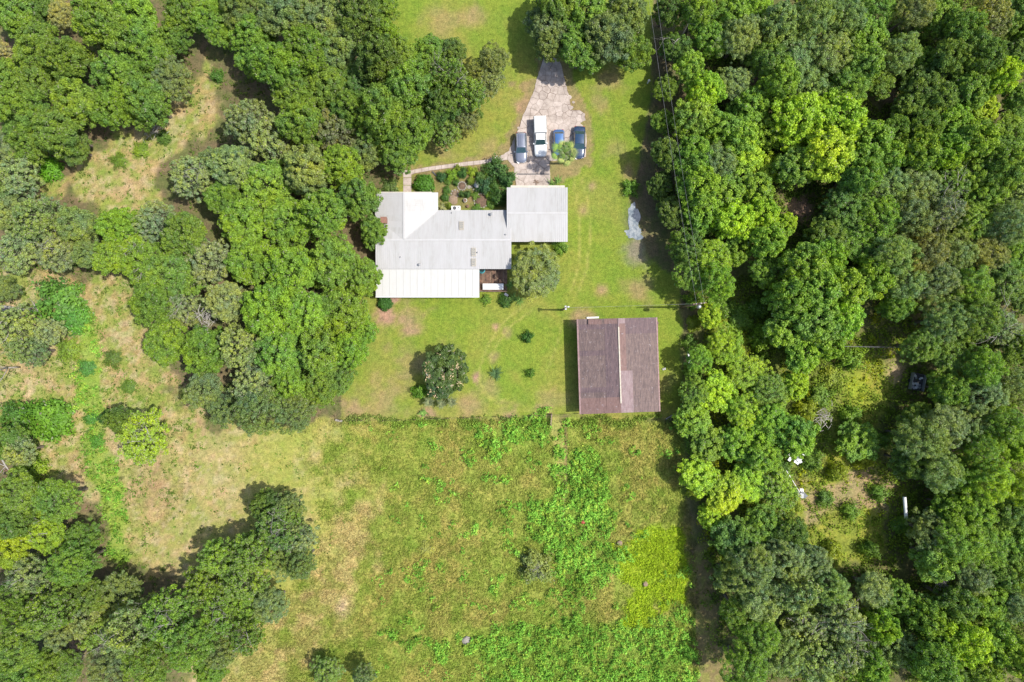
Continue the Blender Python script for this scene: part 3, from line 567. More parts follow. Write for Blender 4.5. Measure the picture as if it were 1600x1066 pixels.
for q, (x, y, r) in enumerate([(1105, 620, 12), (1140, 640, 13), (1190, 560, 12), (1330, 560, 18), (1300, 590, 16), (1280, 620, 18), (1330, 650, 16), (1310, 740, 14), (1290, 780, 13), (1375, 770, 13), (1300, 860, 14), (1360, 860, 12), (1410, 820, 14), (1240, 790, 15), (1270, 720, 16), (1085, 470, 13), (1084, 505, 12), (1078, 535, 12), (1082, 580, 13), (1076, 612, 12), (1086, 690, 13), (1090, 715, 12), (1086, 770, 12), (1130, 478, 18), (1158, 500, 20), (1150, 535, 18), (1185, 480, 17), (1190, 530, 18), (1125, 515, 15), (1180, 640, 16), (1215, 640, 16), (1260, 640, 15), (1225, 735, 14), (1330, 800, 13), (1350, 720, 14), (1385, 690, 14)]):
    w, l, d = where(x, y); bush(x, y, r*1.15, 1.4+.6*(q % 4), [(.14, .25, .03), (.21, .27, .025), (.11, .20, .03)][q % 3], f'{["bright green", "yellow-green", "dull green"][q % 3]} undergrowth bush {w} {l[0]}, {["low", "rounded", "ragged", "spreading", "dense"][(q//3) % 5]}', q % 2, 'undergrowth bushes in the right woods')
# fluffy tree beside the garage
def special_tree(name, px, py, r, h, kind, vi, col, label, cat='tree', bare=0):
    X, Y, _ = P(px, py, h*.68); o = thing(name, label, cat, (X, Y, 0), .6, None, (r*.1/5*1.05, r*.1/5*1.05, h/10)); me, tm, bm = PROTO[kind][vi]
    link('trunk', tm, o); c = link('crown', me, o); c.color = tuple(col)+(1,)
    if bare: link('bare_branches', bm, o)
    return o
special_tree('willowy_tree', 838, 425, 47, 6.5, 'fine', 0, (.20, .255, .085), 'silvery green feathery tree between the garage and the lawn')
def mango():
    X, Y, _ = P(695, 580, 3); o = thing('flowering_tree', 'dark round tree with pale blossom clusters alone on the lawn', 'tree', (X, Y, 0), 1.0, None, (1.0, 1.0, .6))
    g = np.random.default_rng(99); me, L, LR = crown(99, ntuft=190, per=60, tr=(.3, .75), ls=(.2, .36), asp=.42, flat=.9, zc=.55, grey=0.02, spread=.46)
    link('trunk', trunkmesh(L, 9), o); c = link('crown', me, o); c.color = (.055, .10, .03, 1)
    C = []; Nn = []
    for i in range(46):
        k = g.choice(len(L)); d = g.normal(size=3); d[2] = abs(d[2])+.6; d[0] -= .35; d /= np.linalg.norm(d); p = L[k]+d*LR[k]*np.array([1, 1, .9])*1.12
        q = p+g.normal(size=(26, 3))*.22; C.append(q); Nn.append(unit(g.normal(size=(26, 3))+np.array([0, 0, .8])))
    C = np.concatenate(C); Nn = np.concatenate(Nn); V, F = leaves(C, Nn, g.uniform(.08, .17, len(C)), .5, g)
    b = npmesh('blossom_clusters', V, F); b.materials.append(M['blossom']); link('blossom_clusters', b, o)['kind'] = 'stuff'
mango()
# ------------------------------------------------------------------ palms, rosettes
def frond_mesh(L=2.6, w=.55, n=14, droop=.9, fan=False):
    mb = MB()
    if fan:
        mb.tube([(0, 0, 0), (L*.3, 0, .15), (L*.55, 0, .12)], [.05, .045, .03], 4)
        for i in range(15):
            a = math.radians(-80+160*i/14); l = L*.36*(1-.25*abs(a)); c = Vector((L*.55, 0, .12)); d = Vector((math.cos(a), math.sin(a), -.12)); s = Vector((-d.y, d.x, 0))*.05; e = c+d*l+Vector((0, 0, -.22))
            m = c+d*l*.55; mb.add([c, m-s, e, m+s], [(0, 1, 2, 3)])
        return mb
    pts = []
    for i in range(n+1):
        t = i/n; pts.append(Vector((L*t*(1-.12*t), 0, .55*math.sin(t*2.2)-droop*t*t)))
    mb.tube(pts, [.035*(1-.8*i/n) for i in range(n+1)], 4)
    for i in range(1, n+1):
        t = i/n; l = w*math.sin(math.pi*(.12+.85*t))
        for s in (-1, 1):
            p = pts[i]; e = p+Vector((.28*l, s*l, -.25*l)); a = Vector((.075, 0, 0)); mb.add([p-a*.5, p+a, e+a*.3, e], [(0, 1, 2, 3)])
    return mb
def leafmat(name, c1, c2): 
    m = simple(name, c1, .85, col2=c2, scale=2.5); return m
M['palm'] = leafmat('palm_green', (.16, .25, .04), (.08, .15, .02)); M['palmy'] = leafmat('palm_yellow', (.33, .35, .09), (.20, .27, .06)); M['cycad'] = leafmat('cycad_green', (.10, .18, .06), (.05, .11, .03)); M['palmg'] = leafmat('pygmy_palm', (.20, .21, .10), (.10, .14, .05)); M['agave'] = leafmat('strap_leaf', (.17, .30, .05), (.09, .18, .03)); M['deadfrond'] = leafmat('dry_frond', (.24, .16, .11), (.14, .09, .06))
FM = {}
def palm(px, py, h, label, mat, nf=16, L=2.6, fan=False, trunk=True, group=None, name='palm_tree', w=.55, mats=None, tilt=(-.2, .9)):
    X, Y, _ = P(px, py, h); o = thing(name, label, 'palm' if 'palm' in name else 'plant', (X, Y, 0), random.uniform(0, 6), group)
    g = random.Random(int(px*3+py))
    if trunk: build(MB().tube([(0, 0, -.2), (.05, .04, h*.5), (0, 0, h)], [.2, .15, .14], 8), 'trunk', M['bark'], o, True)
    for i in range(nf):
        mt = mat if not mats else mats[i % len(mats)]; key = (L, w, fan, mt.name)
        if key not in FM: FM[key] = frond_mesh(L, w, 12, .9, fan).mesh('frond', mt)
        f = link('frond', FM[key], o, (0, 0, h if trunk else .1)); t = i/nf; f.rotation_euler = (g.uniform(-.25, .25), -(tilt[0]+(tilt[1]-tilt[0])*((i*7) % nf)/nf), i*2.399+g.uniform(-.3, .3)); s = g.uniform(.8, 1.15)*(.45+.55*((i*7) % nf)/nf); f.scale = (s, s, s)
    if fan:
        inner = frond_mesh(1.5, .5, 12, .5).mesh('frond', M['palmg']); inner2 = frond_mesh(1.9, .55, 12, .7).mesh('frond', M['palm'])
        for i in range(16):
            f = link('frond', inner if i % 2 else inner2, o, (0, 0, h+.1)); f.rotation_euler = (g.uniform(-.3, .3), -g.uniform(0, .9), i*2.399+.6)
    return o
palm(881.5, 241, 5.2, 'fan palm with yellowing crown leaning over the two blue cars', M['palm'], 26, 3.1, True, mats=[M['palmy'], M['palm'], M['palmy']], tilt=(-.3, .9))
for px, py, l in ((671, 628, 'leftmost of three spiky small palms below the flowering tree'), (690, 631, 'middle of three spiky small palms below the flowering tree'), (706, 628, 'rightmost of three spiky small palms below the flowering tree')):
    palm(px, py, 1.6, l, M['palmg'], 22, 1.25, False, True, 'small palms below the flowering tree', 'small_palm', .32)
palm(775, 584, .6, 'spreading cycad rosette alone on the lawn right of the flowering tree', M['cycad'], 24, 1.75, False, False, None, 'cycad_plant', .3)
for px, py, L, l in ((862, 288, 1.6, 'strap-leaved plant at the top right of the garage front'), (872, 282, 1.2, 'strap-leaved plant beside the palm foot'), (800, 276, 1.4, 'strap-leaved plant left of the garage front'), (789, 292, 1.5, 'yellowish strap-leaved plant beside the upper left garage corner'),
                  (880, 383, 1.3, 'strap-leaved plant at the lower right garage corner'), (868, 381, 1.1, 'strap-leaved plant under the lower garage eave'), (803, 465, 1.6, 'spiky plant left of the feathery tree by the deck'), (812, 470, 1.6, 'spiky plant at the foot of the feathery tree'), (797, 446, 1.3, 'spiky plant beside the deck edge')):
    palm(px, py, .4, l, M['agave'], 16, L, False, False, 'strap-leaved yard plants', 'strap_leaf_plant', .16)
palm(838, 284, .3, 'dry brown fallen fronds on the concrete before the garage', M['deadfrond'], 7, 1.5, False, False, None, 'dry_frond_heap', .2, tilt=(-.1, .1))
palm(662, 645, .4, 'leafy clump at the fence below the small palms', M['agave'], 12, 1.1, False, False, None, 'leafy_clump', .3)
# ------------------------------------------------------------------ bare and fallen trees
def bare_tree(px, py, h, label, seed, lean=(0, 0, 1), name='bare_tree', mat='palebark', l=None, r=.16, n=4, cat='tree'):
    g = random.Random(seed); X, Y, _ = P(px, py, h*.5); o = thing(name, label, cat, (X, Y, 0)); mb = MB(); top = Vector(lean).normalized()*h*.4; mb.tube([(0, 0, -.1), top*.5, top], [r, r*.8, r*.6], 7); build(mb, 'trunk', M[mat], o, True)
    b = MB()
    for i in range(n): branchy(b, top, Vector(lean)+Vector((g.uniform(-1, 1), g.uniform(-1, 1), g.uniform(0, .7))), (l or h*.6), r*.5, 2, g, 5)
    build(b, 'branches', M[mat], o, True); return o
bare_tree(8, 575, 6, 'leafless pale grey tree at the left edge over pink soil', 3, n=5)
bare_tree(1070, 48, 9, 'dead grey snag standing in the upper right tree line', 4, n=3, r=.12)
bare_tree(840, 888, 2.6, 'wispy half-bare shrub standing alone in the pasture', 5, name='bare_shrub', n=9, r=.06, l=1.6, cat='shrub')
bush(836, 886, 28, 2.2, (.14, .19, .06), 'sparse dark shrub wrapped around the bare twigs in the pasture', 1)
bare_tree(1568, 508, 10, 'leafless branches rising above the far right trees', 7, n=3, r=.12)
def fallen(pts, r, label, mat='palebark', name='fallen_trunk', seed=1, nb=4):
    g = random.Random(seed); a = PV(*pts[0]); o = thing(name, label, 'log', a); mb = MB(); w = [PV(*p)-a+Vector((0, 0, r)) for p in pts]
    mb.tube(w, [r*(1-.6*i/(len(w)-1)) for i in range(len(w))], 8); build(mb, 'trunk', M[mat], o, True); b = MB()
    for i in range(nb): branchy(b, w[g.randrange(1, len(w))], (g.uniform(-1, 1), g.uniform(-1, 1), .25), g.uniform(.8, 2.2), r*.35, 1, g, 4)
    build(b, 'branches', M[mat], o, True)
fallen([(-10, 478), (20, 481), (62, 487)], .3, 'thick fallen grey trunk lying at the left edge', seed=2)
fallen([(0, 484), (30, 486), (55, 480)], .14, 'thinner fallen trunk alongside the thick grey one', seed=3)
fallen([(0, 710), (10, 728), (25, 748)], .16, 'fallen bare bough running down to the brush pile', seed=4, nb=6)
fallen([(1450, 683), (1500, 702), (1570, 724)], .28, 'long dark fallen trunk in the lower right woods', 'bark', seed=5, nb=8)
fallen([(30, 912), (60, 900), (100, 888)], .14, 'pale fallen bough among the lower left trees', seed=6, nb=8)
fallen([(1040, 655), (1052, 648), (1062, 650)], .07, 'short bleached branch on the grass below the barn corner', seed=8, nb=2)
def brush(px, py, r, label, mat, seed, z=.1, name='brush_pile'):
    g = random.Random(seed); X, Y, _ = P(px, py, z); mb = MB()
    for i in range(60):
        a = g.uniform(0, 6.28); q = Vector((g.gauss(0, r*.45), g.gauss(0, r*.45), g.uniform(.05, .6))); d = Vector((math.cos(a), math.sin(a), g.uniform(-.2, .25)))*g.uniform(.4, 1.1)*r*.7; mb.tube([q-d*.5, q+Vector((0, 0, .08)), q+d*.5], [.03, .04, .015], 3)
    tag(build(mb, name, M[mat], None, loc=(X, Y, z)), label, 'brush', kind='stuff')
M['twigred'] = simple('reddish_twigs', (.30, .15, .10), .9, col2=(.18, .09, .06), scale=4)
brush(20, 752, 1.6, 'pile of pinkish dry brush at the left edge', 'twigred', 1)
brush(1308, 552, 1.2, 'heap of red-brown dead brush in the right woods', 'twigred', 2)
brush(322, 498, 1.7, 'dead pale twigs filling a hole in the big grove', 'palebark', 3, 7.0, 'dead_twigs')
brush(245, 205, 1.6, 'greyish heap of dry sticks in the upper left clearing', 'palebark', 4)
brush(1285, 650, 1.8, 'grey tangle of dead brush beside the glade', 'palebark', 5, 1.0)
brush(1345, 330, 1.0, 'few reddish dead sticks on the woodland floor', 'twigred', 6)
brush(1470, 910, 1.4, 'bleached dead twig heap in the lower right woods', 'palebark', 9, 5.0)
# ------------------------------------------------------------------ ground-cover stuff
def scatter(name, n, region, colf, per, size, hgt, rad, label=None, asp=.45, seed=0, up=.5):
    g = np.random.default_rng(seed); px = g.uniform(region[0], region[1], n*3); py = g.uniform(region[2], region[3], n*3); keep = colf(px, py, g); px = px[keep][:n]; py = py[keep][:n]; k = len(px)
    col = ground_color(px, py) if not callable(rad) else None
    return px, py, col, g
def tufts(name, px, py, col, per, size, hgt, rad, seed, asp=.3, updir=.6, z0=-.12, cv=.25):
    g = np.random.default_rng(seed); k = len(px); X = (px-800)*.1; Y = (533-py)*.1; idx = np.repeat(np.arange(k), per); n = len(idx)
    d = unit(g.normal(size=(n, 3))); d[:, 2] = np.abs(d[:, 2]); hh = hgt(g, k)[idx] if callable(hgt) else np.full(n, hgt); rr = rad(g, k)[idx] if callable(rad) else np.full(n, rad)
    pos = np.stack([X[idx]+d[:, 0]*rr, Y[idx]+d[:, 1]*rr, z0+d[:, 2]*hh*g.uniform(.4, 1, n)], 1); nn = unit(g.normal(size=(n, 3))*.6+d*.5+np.array([0, 0, updir]))
    V, F = leaves(pos, nn, g.uniform(*size, n), asp, g)
    c = col[idx]*(1+g.normal(0, cv, (n, 1)))*(1+g.normal(0, .15, k))[idx][:, None]; c = np.clip(c, .01, .6)
    me = npmesh(name, V, F, np.repeat(c, 4, 0)); me.materials.append(M['plant']); o = link(name, me); tag(o, kind='stuff'); return o
gg = np.random.default_rng(55)
def sample(n, box, mask):
    px = gg.uniform(box[0], box[1], n); py = gg.uniform(box[2], box[3], n); k = gg.random(n) < mask(px, py); return px[k], py[k]
# pasture grass
px, py = sample(95000, (290, 1110, 655, 1100), lambda x, y: pmask(x, y, POLY['pasture'], 6, 4)*(1-.93*pmask(x, y, POLY['lane'], 4, 2))*sm((x-np.where(y < 830, 455, 455-(y-830)*.75))/130+(fbm(x, y, 18, 4, 2)-.5)*1.5))
c = ground_color(px, py)*1.18; o = tufts('pasture_grass', px, py, c, 4, (.10, .24), lambda g, k: g.uniform(.12, .42, k), lambda g, k: g.uniform(.08, .3, k), 61, .22, .6, cv=.2)
tag(o, 'rough unmown grass and weeds covering the pasture', 'grass')
# dry-field grass
px, py = sample(16000, (-60, 560, 90, 900), lambda x, y: np.clip(pmask(x, y, POLY['tanA'], 8, 8)+pmask(x, y, POLY['tanB'], 8, 8)+.3*pmask(x, y, POLY['tanC'], 8, 8), 0, 1)*sm((fbm(x, y, 15, 3, 16)-.5)*9))
o = tufts('field_weeds', px, py, np.tile([.12, .21, .03], (len(px), 1)), 8, (.09, .2), lambda g, k: g.uniform(.15, .7, k), lambda g, k: g.uniform(.12, .4, k), 69, .4, .4); tag(o, 'scattered green weeds over the dry left clearings', 'weeds')
px, py = sample(75000, (-60, 660, 90, 1090), lambda x, y: np.clip(pmask(x, y, POLY['tanA'], 8, 8)+pmask(x, y, POLY['tanB'], 8, 8)+pmask(x, y, POLY['tanC'], 8, 8), 0, 1)*.75)
c = ground_color(px, py)*1.2; o = tufts('dry_grass', px, py, c, 4, (.08, .2), lambda g, k: g.uniform(.06, .3, k), lambda g, k: g.uniform(.05, .25, k), 62, .2, .3); tag(o, 'dry tan grass over the left field and clearings', 'grass')
# bright weeds
def weedmask(x, y):
    m = np.zeros(len(x))
    for k, off, s in (('weedA', 17, 1.8), ('weedB', 18, 1.15), ('weedC', 19, .9), ('greenstrip', 14, .35)): m = np.maximum(m, pmask(x, y, POLY[k], 8, 16, off)*s)
    pm = pmask(x, y, POLY['pasture'], 6, 4); n = fbm(x, y, 22, 3, 70); m = np.maximum(m, pm*sm((n-.57)*9)*.4*sm((x-560)/120)); m = np.maximum(m, pm*sm((n-.50)*7)*.45*sm((y-930)/60)*sm((x-600)/80))
    m = np.maximum(m, pm*.5*sm(1.1-np.hypot((x-790)/70, (y-780)/35))*sm((n-.45)*8)); n2 = fbm(x, y, 11, 3, 71); return m*sm((n2-.38)*7)
px, py = sample(66000, (110, 1110, 440, 1100), weedmask)
c = np.tile([.165, .36, .045], (len(px), 1))*(1+.35*(fbm(px, py, 40, 3, 72)-.5)[:, None]*2); c *= (.55+.9*fbm(px, py, 16, 3, 98))[:, None]; c[:, 0] *= 1+.6*gg.random(len(px))*(gg.random(len(px)) < .5)
o = tufts('green_weeds', px, py, c, 16, (.09, .20), lambda g, k: g.uniform(.3, 1.5, k)*(.4+1.4*fbm(px, py, 9, 2, 97)), lambda g, k: g.uniform(.15, .55, k), 63, .45, 1.3, cv=.3); tag(o, 'thick bright green weeds in drifts across the pasture', 'weeds')
px, py = sample(9000, (955, 1085, 825, 980), lambda x, y: pmask(x, y, POLY['lime'], 14, 14, 20)*sm((fbm(x, y, 12, 2, 95)-.3)*5)); c = np.tile([.28, .40, .022], (len(px), 1))*(.85+.6*fbm(px, py, 14, 3, 96)[:, None])
o = tufts('lime_groundcover', px, py, c, 6, (.09, .2), lambda g, k: g.uniform(.2, .6, k), .2, 64, .3, .6); tag(o, 'dense lime-green groundcover patch near the lower right of the pasture', 'ground cover')
# woodland undergrowth
def woodmask(x, y):
    m = sm((x-1085)/25); m = m*(1-.85*pmask(x, y, POLY['trail'], 10, 10, 26)); m = m*(1-.45*pmask(x, y, POLY['glade'], 10, 10)); n = fbm(x, y, 30, 3, 80)
    for bx, by, br in ((1250, 325, 24), (1392, 150, 14), (1398, 582, 20)): m = m*(1-.95*sm(1.2-np.hypot(x-bx, y-by)/br))
    return m*sm((n-.25)*4)
px, py = sample(37000, (1060, 1680, -60, 1130), woodmask); n = fbm(px, py, 45, 3, 81)[:, None]; n = np.clip(n+.35*((px > 1075) & (px < 1420) & (py > 440) & (py < 880))[:, None], 0, 1); c = (1-n)*np.array([[.07, .13, .025]])+n*np.array([[.20, .28, .03]])
yl = sm((fbm(px, py, 26, 3, 82)-.56)*9)[:, None]*(gg.random((len(px), 1)) < .7)*((px > 1080) & (px < 1400) & (py > 440) & (py < 860))[:, None]; c = c*(1-yl)+np.array([[.27, .30, .015]])*yl
o = tufts('undergrowth', px, py, c, 10, (.11, .24), lambda g, k: g.uniform(.3, 1.5, k), lambda g, k: g.uniform(.2, .6, k), 65, .45, .4); tag(o, 'tangled shrubs and vines under the right-hand woods', 'undergrowth')
px, py = sample(30000, (-60, 800, -60, 1130), lambda x, y: (1-pmask(x, y, POLY['lawn'], 6, 4))*(1-pmask(x, y, POLY['pasture'], 6, 4))*(1-.8*pmask(x, y, POLY['tanA'], 8, 8))*(1-.75*pmask(x, y, POLY['tanB'], 8, 8))*(1-.92*pmask(x, y, POLY['tanC'], 8, 8))*sm((fbm(x, y, 20, 3, 83)-.35)*5)*.7)
n = fbm(px, py, 30, 3, 84)[:, None]; c = (1-n)*np.array([[.05, .10, .025]])+n*np.array([[.15, .22, .03]])
o = tufts('undergrowth', px, py, c, 8, (.10, .22), lambda g, k: g.uniform(.2, .8, k), lambda g, k: g.uniform(.15, .45, k), 66, .45, .4); tag(o, 'low brambles and grass under the left-hand groves', 'undergrowth')
# lawn edge fringe along the pasture fence
px, py = sample(9000, (530, 1075, 645, 672), lambda x, y: sm(1.2-np.abs(y-658-14*(fbm(x, x*0, 30, 3, 99)-.5))/9)*(1-((x > 858) & (x < 884)))*sm((fbm(x, y, 12, 2, 90)-.45)*8)); c = ground_color(px, py)*.7+np.array([[.05, .11, .012]])
o = tufts('fence_weeds', px, py, c, 6, (.09, .2), lambda g, k: g.uniform(.2, .8, k), .25, 67, .4, .4); tag(o, 'uneven weeds growing along the yard fence line', 'weeds')
# ------------------------------------------------------------------ driveway and path
def clip(poly, p, n):
    out = []
    for i in range(len(poly)):
        a, b = poly[i], poly[(i+1) % len(poly)]; da = (a[0]-p[0])*n[0]+(a[1]-p[1])*n[1]; db = (b[0]-p[0])*n[0]+(b[1]-p[1])*n[1]
        if da <= 0: out.append(a)
        if (da < 0 < db) or (db < 0 < da): t = da/(da-db); out.append((a[0]+(b[0]-a[0])*t, a[1]+(b[1]-a[1])*t))
    return out
def inpoly(p, poly): return bool(sd(np.array([p[0]]), np.array([p[1]]), poly)[0] < 0)
def slab(poly, parent, g, gap=.35, z=.06, mat=None, name='concrete_slab'):
    cx = sum(p[0] for p in poly)/len(poly); cy = sum(p[1] for p in poly)/len(poly); pts = []
    for p in poly:
        d = math.hypot(p[0]-cx, p[1]-cy) or 1; k = max(.5, 1-gap/d); pts.append((cx+(p[0]-cx)*k, cy+(p[1]-cy)*k))
    tz = g.uniform(-.012, .02); pts = pts[::-1]; w = [(*P(a, b)[:2], z+tz+g.uniform(-.006, .006)) for a, b in pts]
    A = sum(w[i][0]*w[(i+1) % len(w)][1]-w[(i+1) % len(w)][0]*w[i][1] for i in range(len(w)))
    if A < 0: w = w[::-1]
    mb = MB().prism(w, .12); return build(mb, name, mat or g.choice(M['slab']), parent)
DRIVE = [(852, 76), (866, 76), (878, 106), (884, 132), (890, 152), (893, 172), (906, 172), (914, 178), (915, 188), (906, 192), (914, 200), (917, 222), (915, 246), (902, 250), (886, 250), (859, 252), (859, 292), (806, 292), (804, 262), (793, 250), (776, 254), (778, 247), (795, 236), (806, 212), (815, 186), (823, 168), (832, 148), (838, 128), (845, 104)]
def driveway():
    g = random.Random(12); m = MB(); m.prism([(*P(a, b)[:2], .012) for a, b in DRIVE[::-1]], .05); base = build(m, 'driveway', M['soil']); tag(base, kind='structure')
    pts = []; tries = 0
    while tries < 6000 and len(pts) < 120:
        tries += 1; p = (g.uniform(776, 918), g.uniform(84, 292)); rm = g.choice([7, 10, 14, 20]) if p[1] < 190 else g.choice([10, 16, 24])
        if inpoly(p, DRIVE) and all(math.hypot(p[0]-q[0], p[1]-q[1]) > rm for q in pts): pts.append(p)
    jag = []
    for i in range(len(DRIVE)):
        a, b = DRIVE[i], DRIVE[(i+1) % len(DRIVE)]; n = max(1, int(math.hypot(b[0]-a[0], b[1]-a[1])/5))
        for k in range(n): t = k/n; j = 1.0 if k else 0.4; jag.append((a[0]+(b[0]-a[0])*t+g.uniform(-j, j), a[1]+(b[1]-a[1])*t+g.uniform(-j, j)))
    for i, p in enumerate(pts):
        poly = list(jag)
        for j, q in enumerate(pts):
            if i != j and math.hypot(p[0]-q[0], p[1]-q[1]) < 60:
                mid = ((p[0]+q[0])/2, (p[1]+q[1])/2); poly = clip(poly, mid, (q[0]-p[0], q[1]-p[1]))
                if len(poly) < 3: break
        if len(poly) >= 3: slab(poly, base, g, gap=g.choice([.12, .2, .4]))
    for a, b, r in ((890, 152, 3.5), (893, 168, 3), (896, 160, 2), (832, 172, 2.5), (820, 182, 2), (810, 200, 2), (884, 140, 2)):
        slab([(a+r*math.cos(t)*g.uniform(.8, 1.3), b+r*math.sin(t)*g.uniform(.8, 1.2)) for t in [k*6.283/6 for k in range(6)]], base, g, 0, .05)
    # thin dark strip across the slab before the garage
    build(MB().box(*[P(807, 0)[0], P(858, 0)[0]], P(0, 273.2)[1], P(0, 271.6)[1], .05, .10), 'dark_strip', M['dark'], base)
driveway()
def path():
    g = random.Random(5); top = [(778, 246), (760, 253), (730, 256), (700, 260), (670, 264), (648, 268), (640, 271)]; base = None
    L = []; 
    for (ax, ay), (bx, by) in zip(top[:-1], top[1:]):
        n = max(1, round(math.hypot(bx-ax, by-ay)/10))
        for k in range(n): L.append(((ax+(bx-ax)*k/n, ay+(by-ay)*k/n), (ax+(bx-ax)*(k+1)/n, ay+(by-ay)*(k+1)/n)))
    out = [(a, b) for a, b in top]; m = MB(); lo = [(x-.5, y-3.4) for x, y in top]; hi = [(x+.5, y+3.4) for x, y in top]; 
    m.prism([(*P(a, b)[:2], .010) for a, b in lo[::1]+hi[::-1]][::1], .05); base = build(m, 'garden_path', M['soil']); tag(base, kind='structure')
    for (a, b) in L: slab([(a[0], a[1]-3.1), (b[0], b[1]-3.1), (b[0], b[1]+3.1), (a[0], a[1]+3.1)], base, g, .25, .06, g.choice(M['slab'][:2]))
    for k in range(3): y = 266+k*12; slab([(630, y), (643, y), (643, y+11.5), (630, y+11.5)], base, g, .25, .055, g.choice(M['slab']))
path()
# ------------------------------------------------------------------ house
hx, hy, _ = P(690, 375); HOUSE = thing('house', 'single-storey house with white ribbed metal roofs, porch and garage', 'house', (0, 0, 0))
def part(name, mb, mat, parent): return build(mb, name, mat, parent)
def strip(parent, axis, a, b, f0, f1, hf, mat, ribs=3, name='roof_panel', th=.05, gap=.12):
    """one roof sheet between a and b (pixels across the slope), from f0(t) to f1(t) up the slope"""
    a += gap/2; b -= gap/2; q = [(a, f0(a)), (b, f0(b)), (b, f1(b)), (a, f1(a))]
    if axis == 'y': q = [(v, u) for u, v in q]
    pts = [P(x, y, hf(x, y)) for x, y in q]; A = sum(pts[i][0]*pts[(i+1) % 4][1]-pts[(i+1) % 4][0]*pts[i][1] for i in range(4))
    if abs(A) < .02: return
    if A < 0: pts = pts[::-1]
    mb = MB().prism(pts, th)
    for k in range(ribs):
        t = a+(b-a)*(k+.04)/ribs; u, v = (t, f0(t)), (t, f1(t))
        if axis == 'y': u, v = (u[1], u[0]), (v[1], v[0])
        A3 = Vector(P(*u, hf(*u))); B3 = Vector(P(*v, hf(*v)))
        if (A3-B3).length > .3: mb.beam(A3+Vector((0, 0, .012)), B3+Vector((0, 0, .012)), .045, .045)
    return build(mb, name, mat, parent)
RW = [M['roofwhite'], M['roofwhite'], M['roofwhite2']]
rg = random.Random(3)
roof = part('roof', MB().prism([P(*p, 2.9) for p in ((588, 419), (797, 419), (797, 331), (683, 331), (683, 302), (588, 302))], .12), M['trim'], HOUSE)
hN = lambda x, y: 3.0+(y-329)*1.1/46; hS = lambda x, y: 4.1-(y-375)*1.1/45; hWr = lambda x, y: 4.1-(x-631)*1.1/53; hWl = lambda x, y: 4.1-(631-x)*1.1/53
def rng_strips(a, b, n): return [(a+(b-a)*i/n, a+(b-a)*(i+1)/n) for i in range(n)]
valR = lambda x: 331+(684-x)*44/53; valL = lambda x: 336+(x-586)*39/45
for a, b in rng_strips(684, 799, 12): strip(roof, 'x', a, b, lambda t: 328.5, lambda t: 375, hN, rg.choice(RW))
for a, b in rng_strips(631, 684, 6): strip(roof, 'x', a, b, valR, lambda t: 375, hN, rg.choice(RW))
for a, b in rng_strips(587, 631, 5): strip(roof, 'x', a, b, valL, lambda t: 375, hN, rg.choice(RW))
for a, b in rng_strips(587, 799, 23): strip(roof, 'x', a, b, lambda t: 420.5, lambda t: 375, hS, rg.choice(RW))
for a, b in rng_strips(301, 331, 3): strip(roof, 'y', a, b, lambda t: 684.5, lambda t: 631, hWr, rg.choice(RW))
for a, b in rng_strips(331, 375, 5): strip(roof, 'y', a, b, lambda t: 684-(t-331)*53/44, lambda t: 631, hWr, rg.choice(RW))
for a, b in rng_strips(301, 336, 4): strip(roof, 'y', a, b, lambda t: 586, lambda t: 631, hWl, rg.choice(RW))
for a, b in rng_strips(336, 375, 4): strip(roof, 'y', a, b, lambda t: 586+(t-336)*45/39, lambda t: 631, hWl, rg.choice(RW))
part('ridge_cap', MB().beam(P(587, 375, 4.14), P(799, 375, 4.14), .28, .05), M['roofwhite'], roof)
part('ridge_cap', MB().beam(P(631, 300.5, 4.14), P(631, 374, 4.14), .26, .05), M['roofwhite'], roof)
part('valley_flashing', MB().beam(P(684, 331, 3.04), P(631.5, 374.5, 4.12), .14, .03), M['roofwhite2'], roof)
part('valley_flashing', MB().beam(P(587, 337, 3.28), P(630.5, 374.5, 4.12), .14, .03), M['roofwhite2'], roof)
groof = part('garage_roof', MB().prism([P(*p, 3.2) for p in ((793, 377), (886, 377), (886, 294), (793, 294))], .12), M['trim'], HOUSE)
hGn = lambda x, y: 3.3+(y-293)*.8/40; hGs = lambda x, y: 4.1-(y-333)*.8/45
for a, b in rng_strips(792, 887, 10): strip(groof, 'x', a, b, lambda t: 293, lambda t: 333, hGn, rg.choice(RW)); strip(groof, 'x', a, b, lambda t: 378, lambda t: 333, hGs, rg.choice(RW))
part('ridge_cap', MB().beam(P(792, 333, 4.13), P(887, 333, 4.13), .26, .04), M['roofwhite'], groof)
proof = part('porch_roof', MB().prism([P(588, 462, 2.4), P(748, 462, 2.4), P(748, 422, 2.85), P(588, 422, 2.85)], .08), M['trim'], HOUSE)
hP = lambda x, y: 2.97-(y-421)*.5/42
for a, b in rng_strips(587, 749, 15): strip(proof, 'x', a, b, lambda t: 463.5, lambda t: 420.8, hP, M['porchwhite'], 1, gap=.03)
part('gutter', MB().beam(P(587, 464.3, 2.40), P(749, 464.3, 2.40), .12, .12), M['white'], proof)
def walls(x0, x1, y0, y1, h, name='wall'):
    a = P(x0, y1); b = P(x1, y0); return part(name, MB().box(a[0], b[0], a[1], b[1], 0, h), M['wall'], HOUSE), a, b
walls(594, 792, 334, 414, 2.85); walls(592, 678, 306, 336, 2.8)
wg, ga, gb = walls(798, 880, 297, 373, 3.1)
walls(592, 744, 417, 457, 2.25)
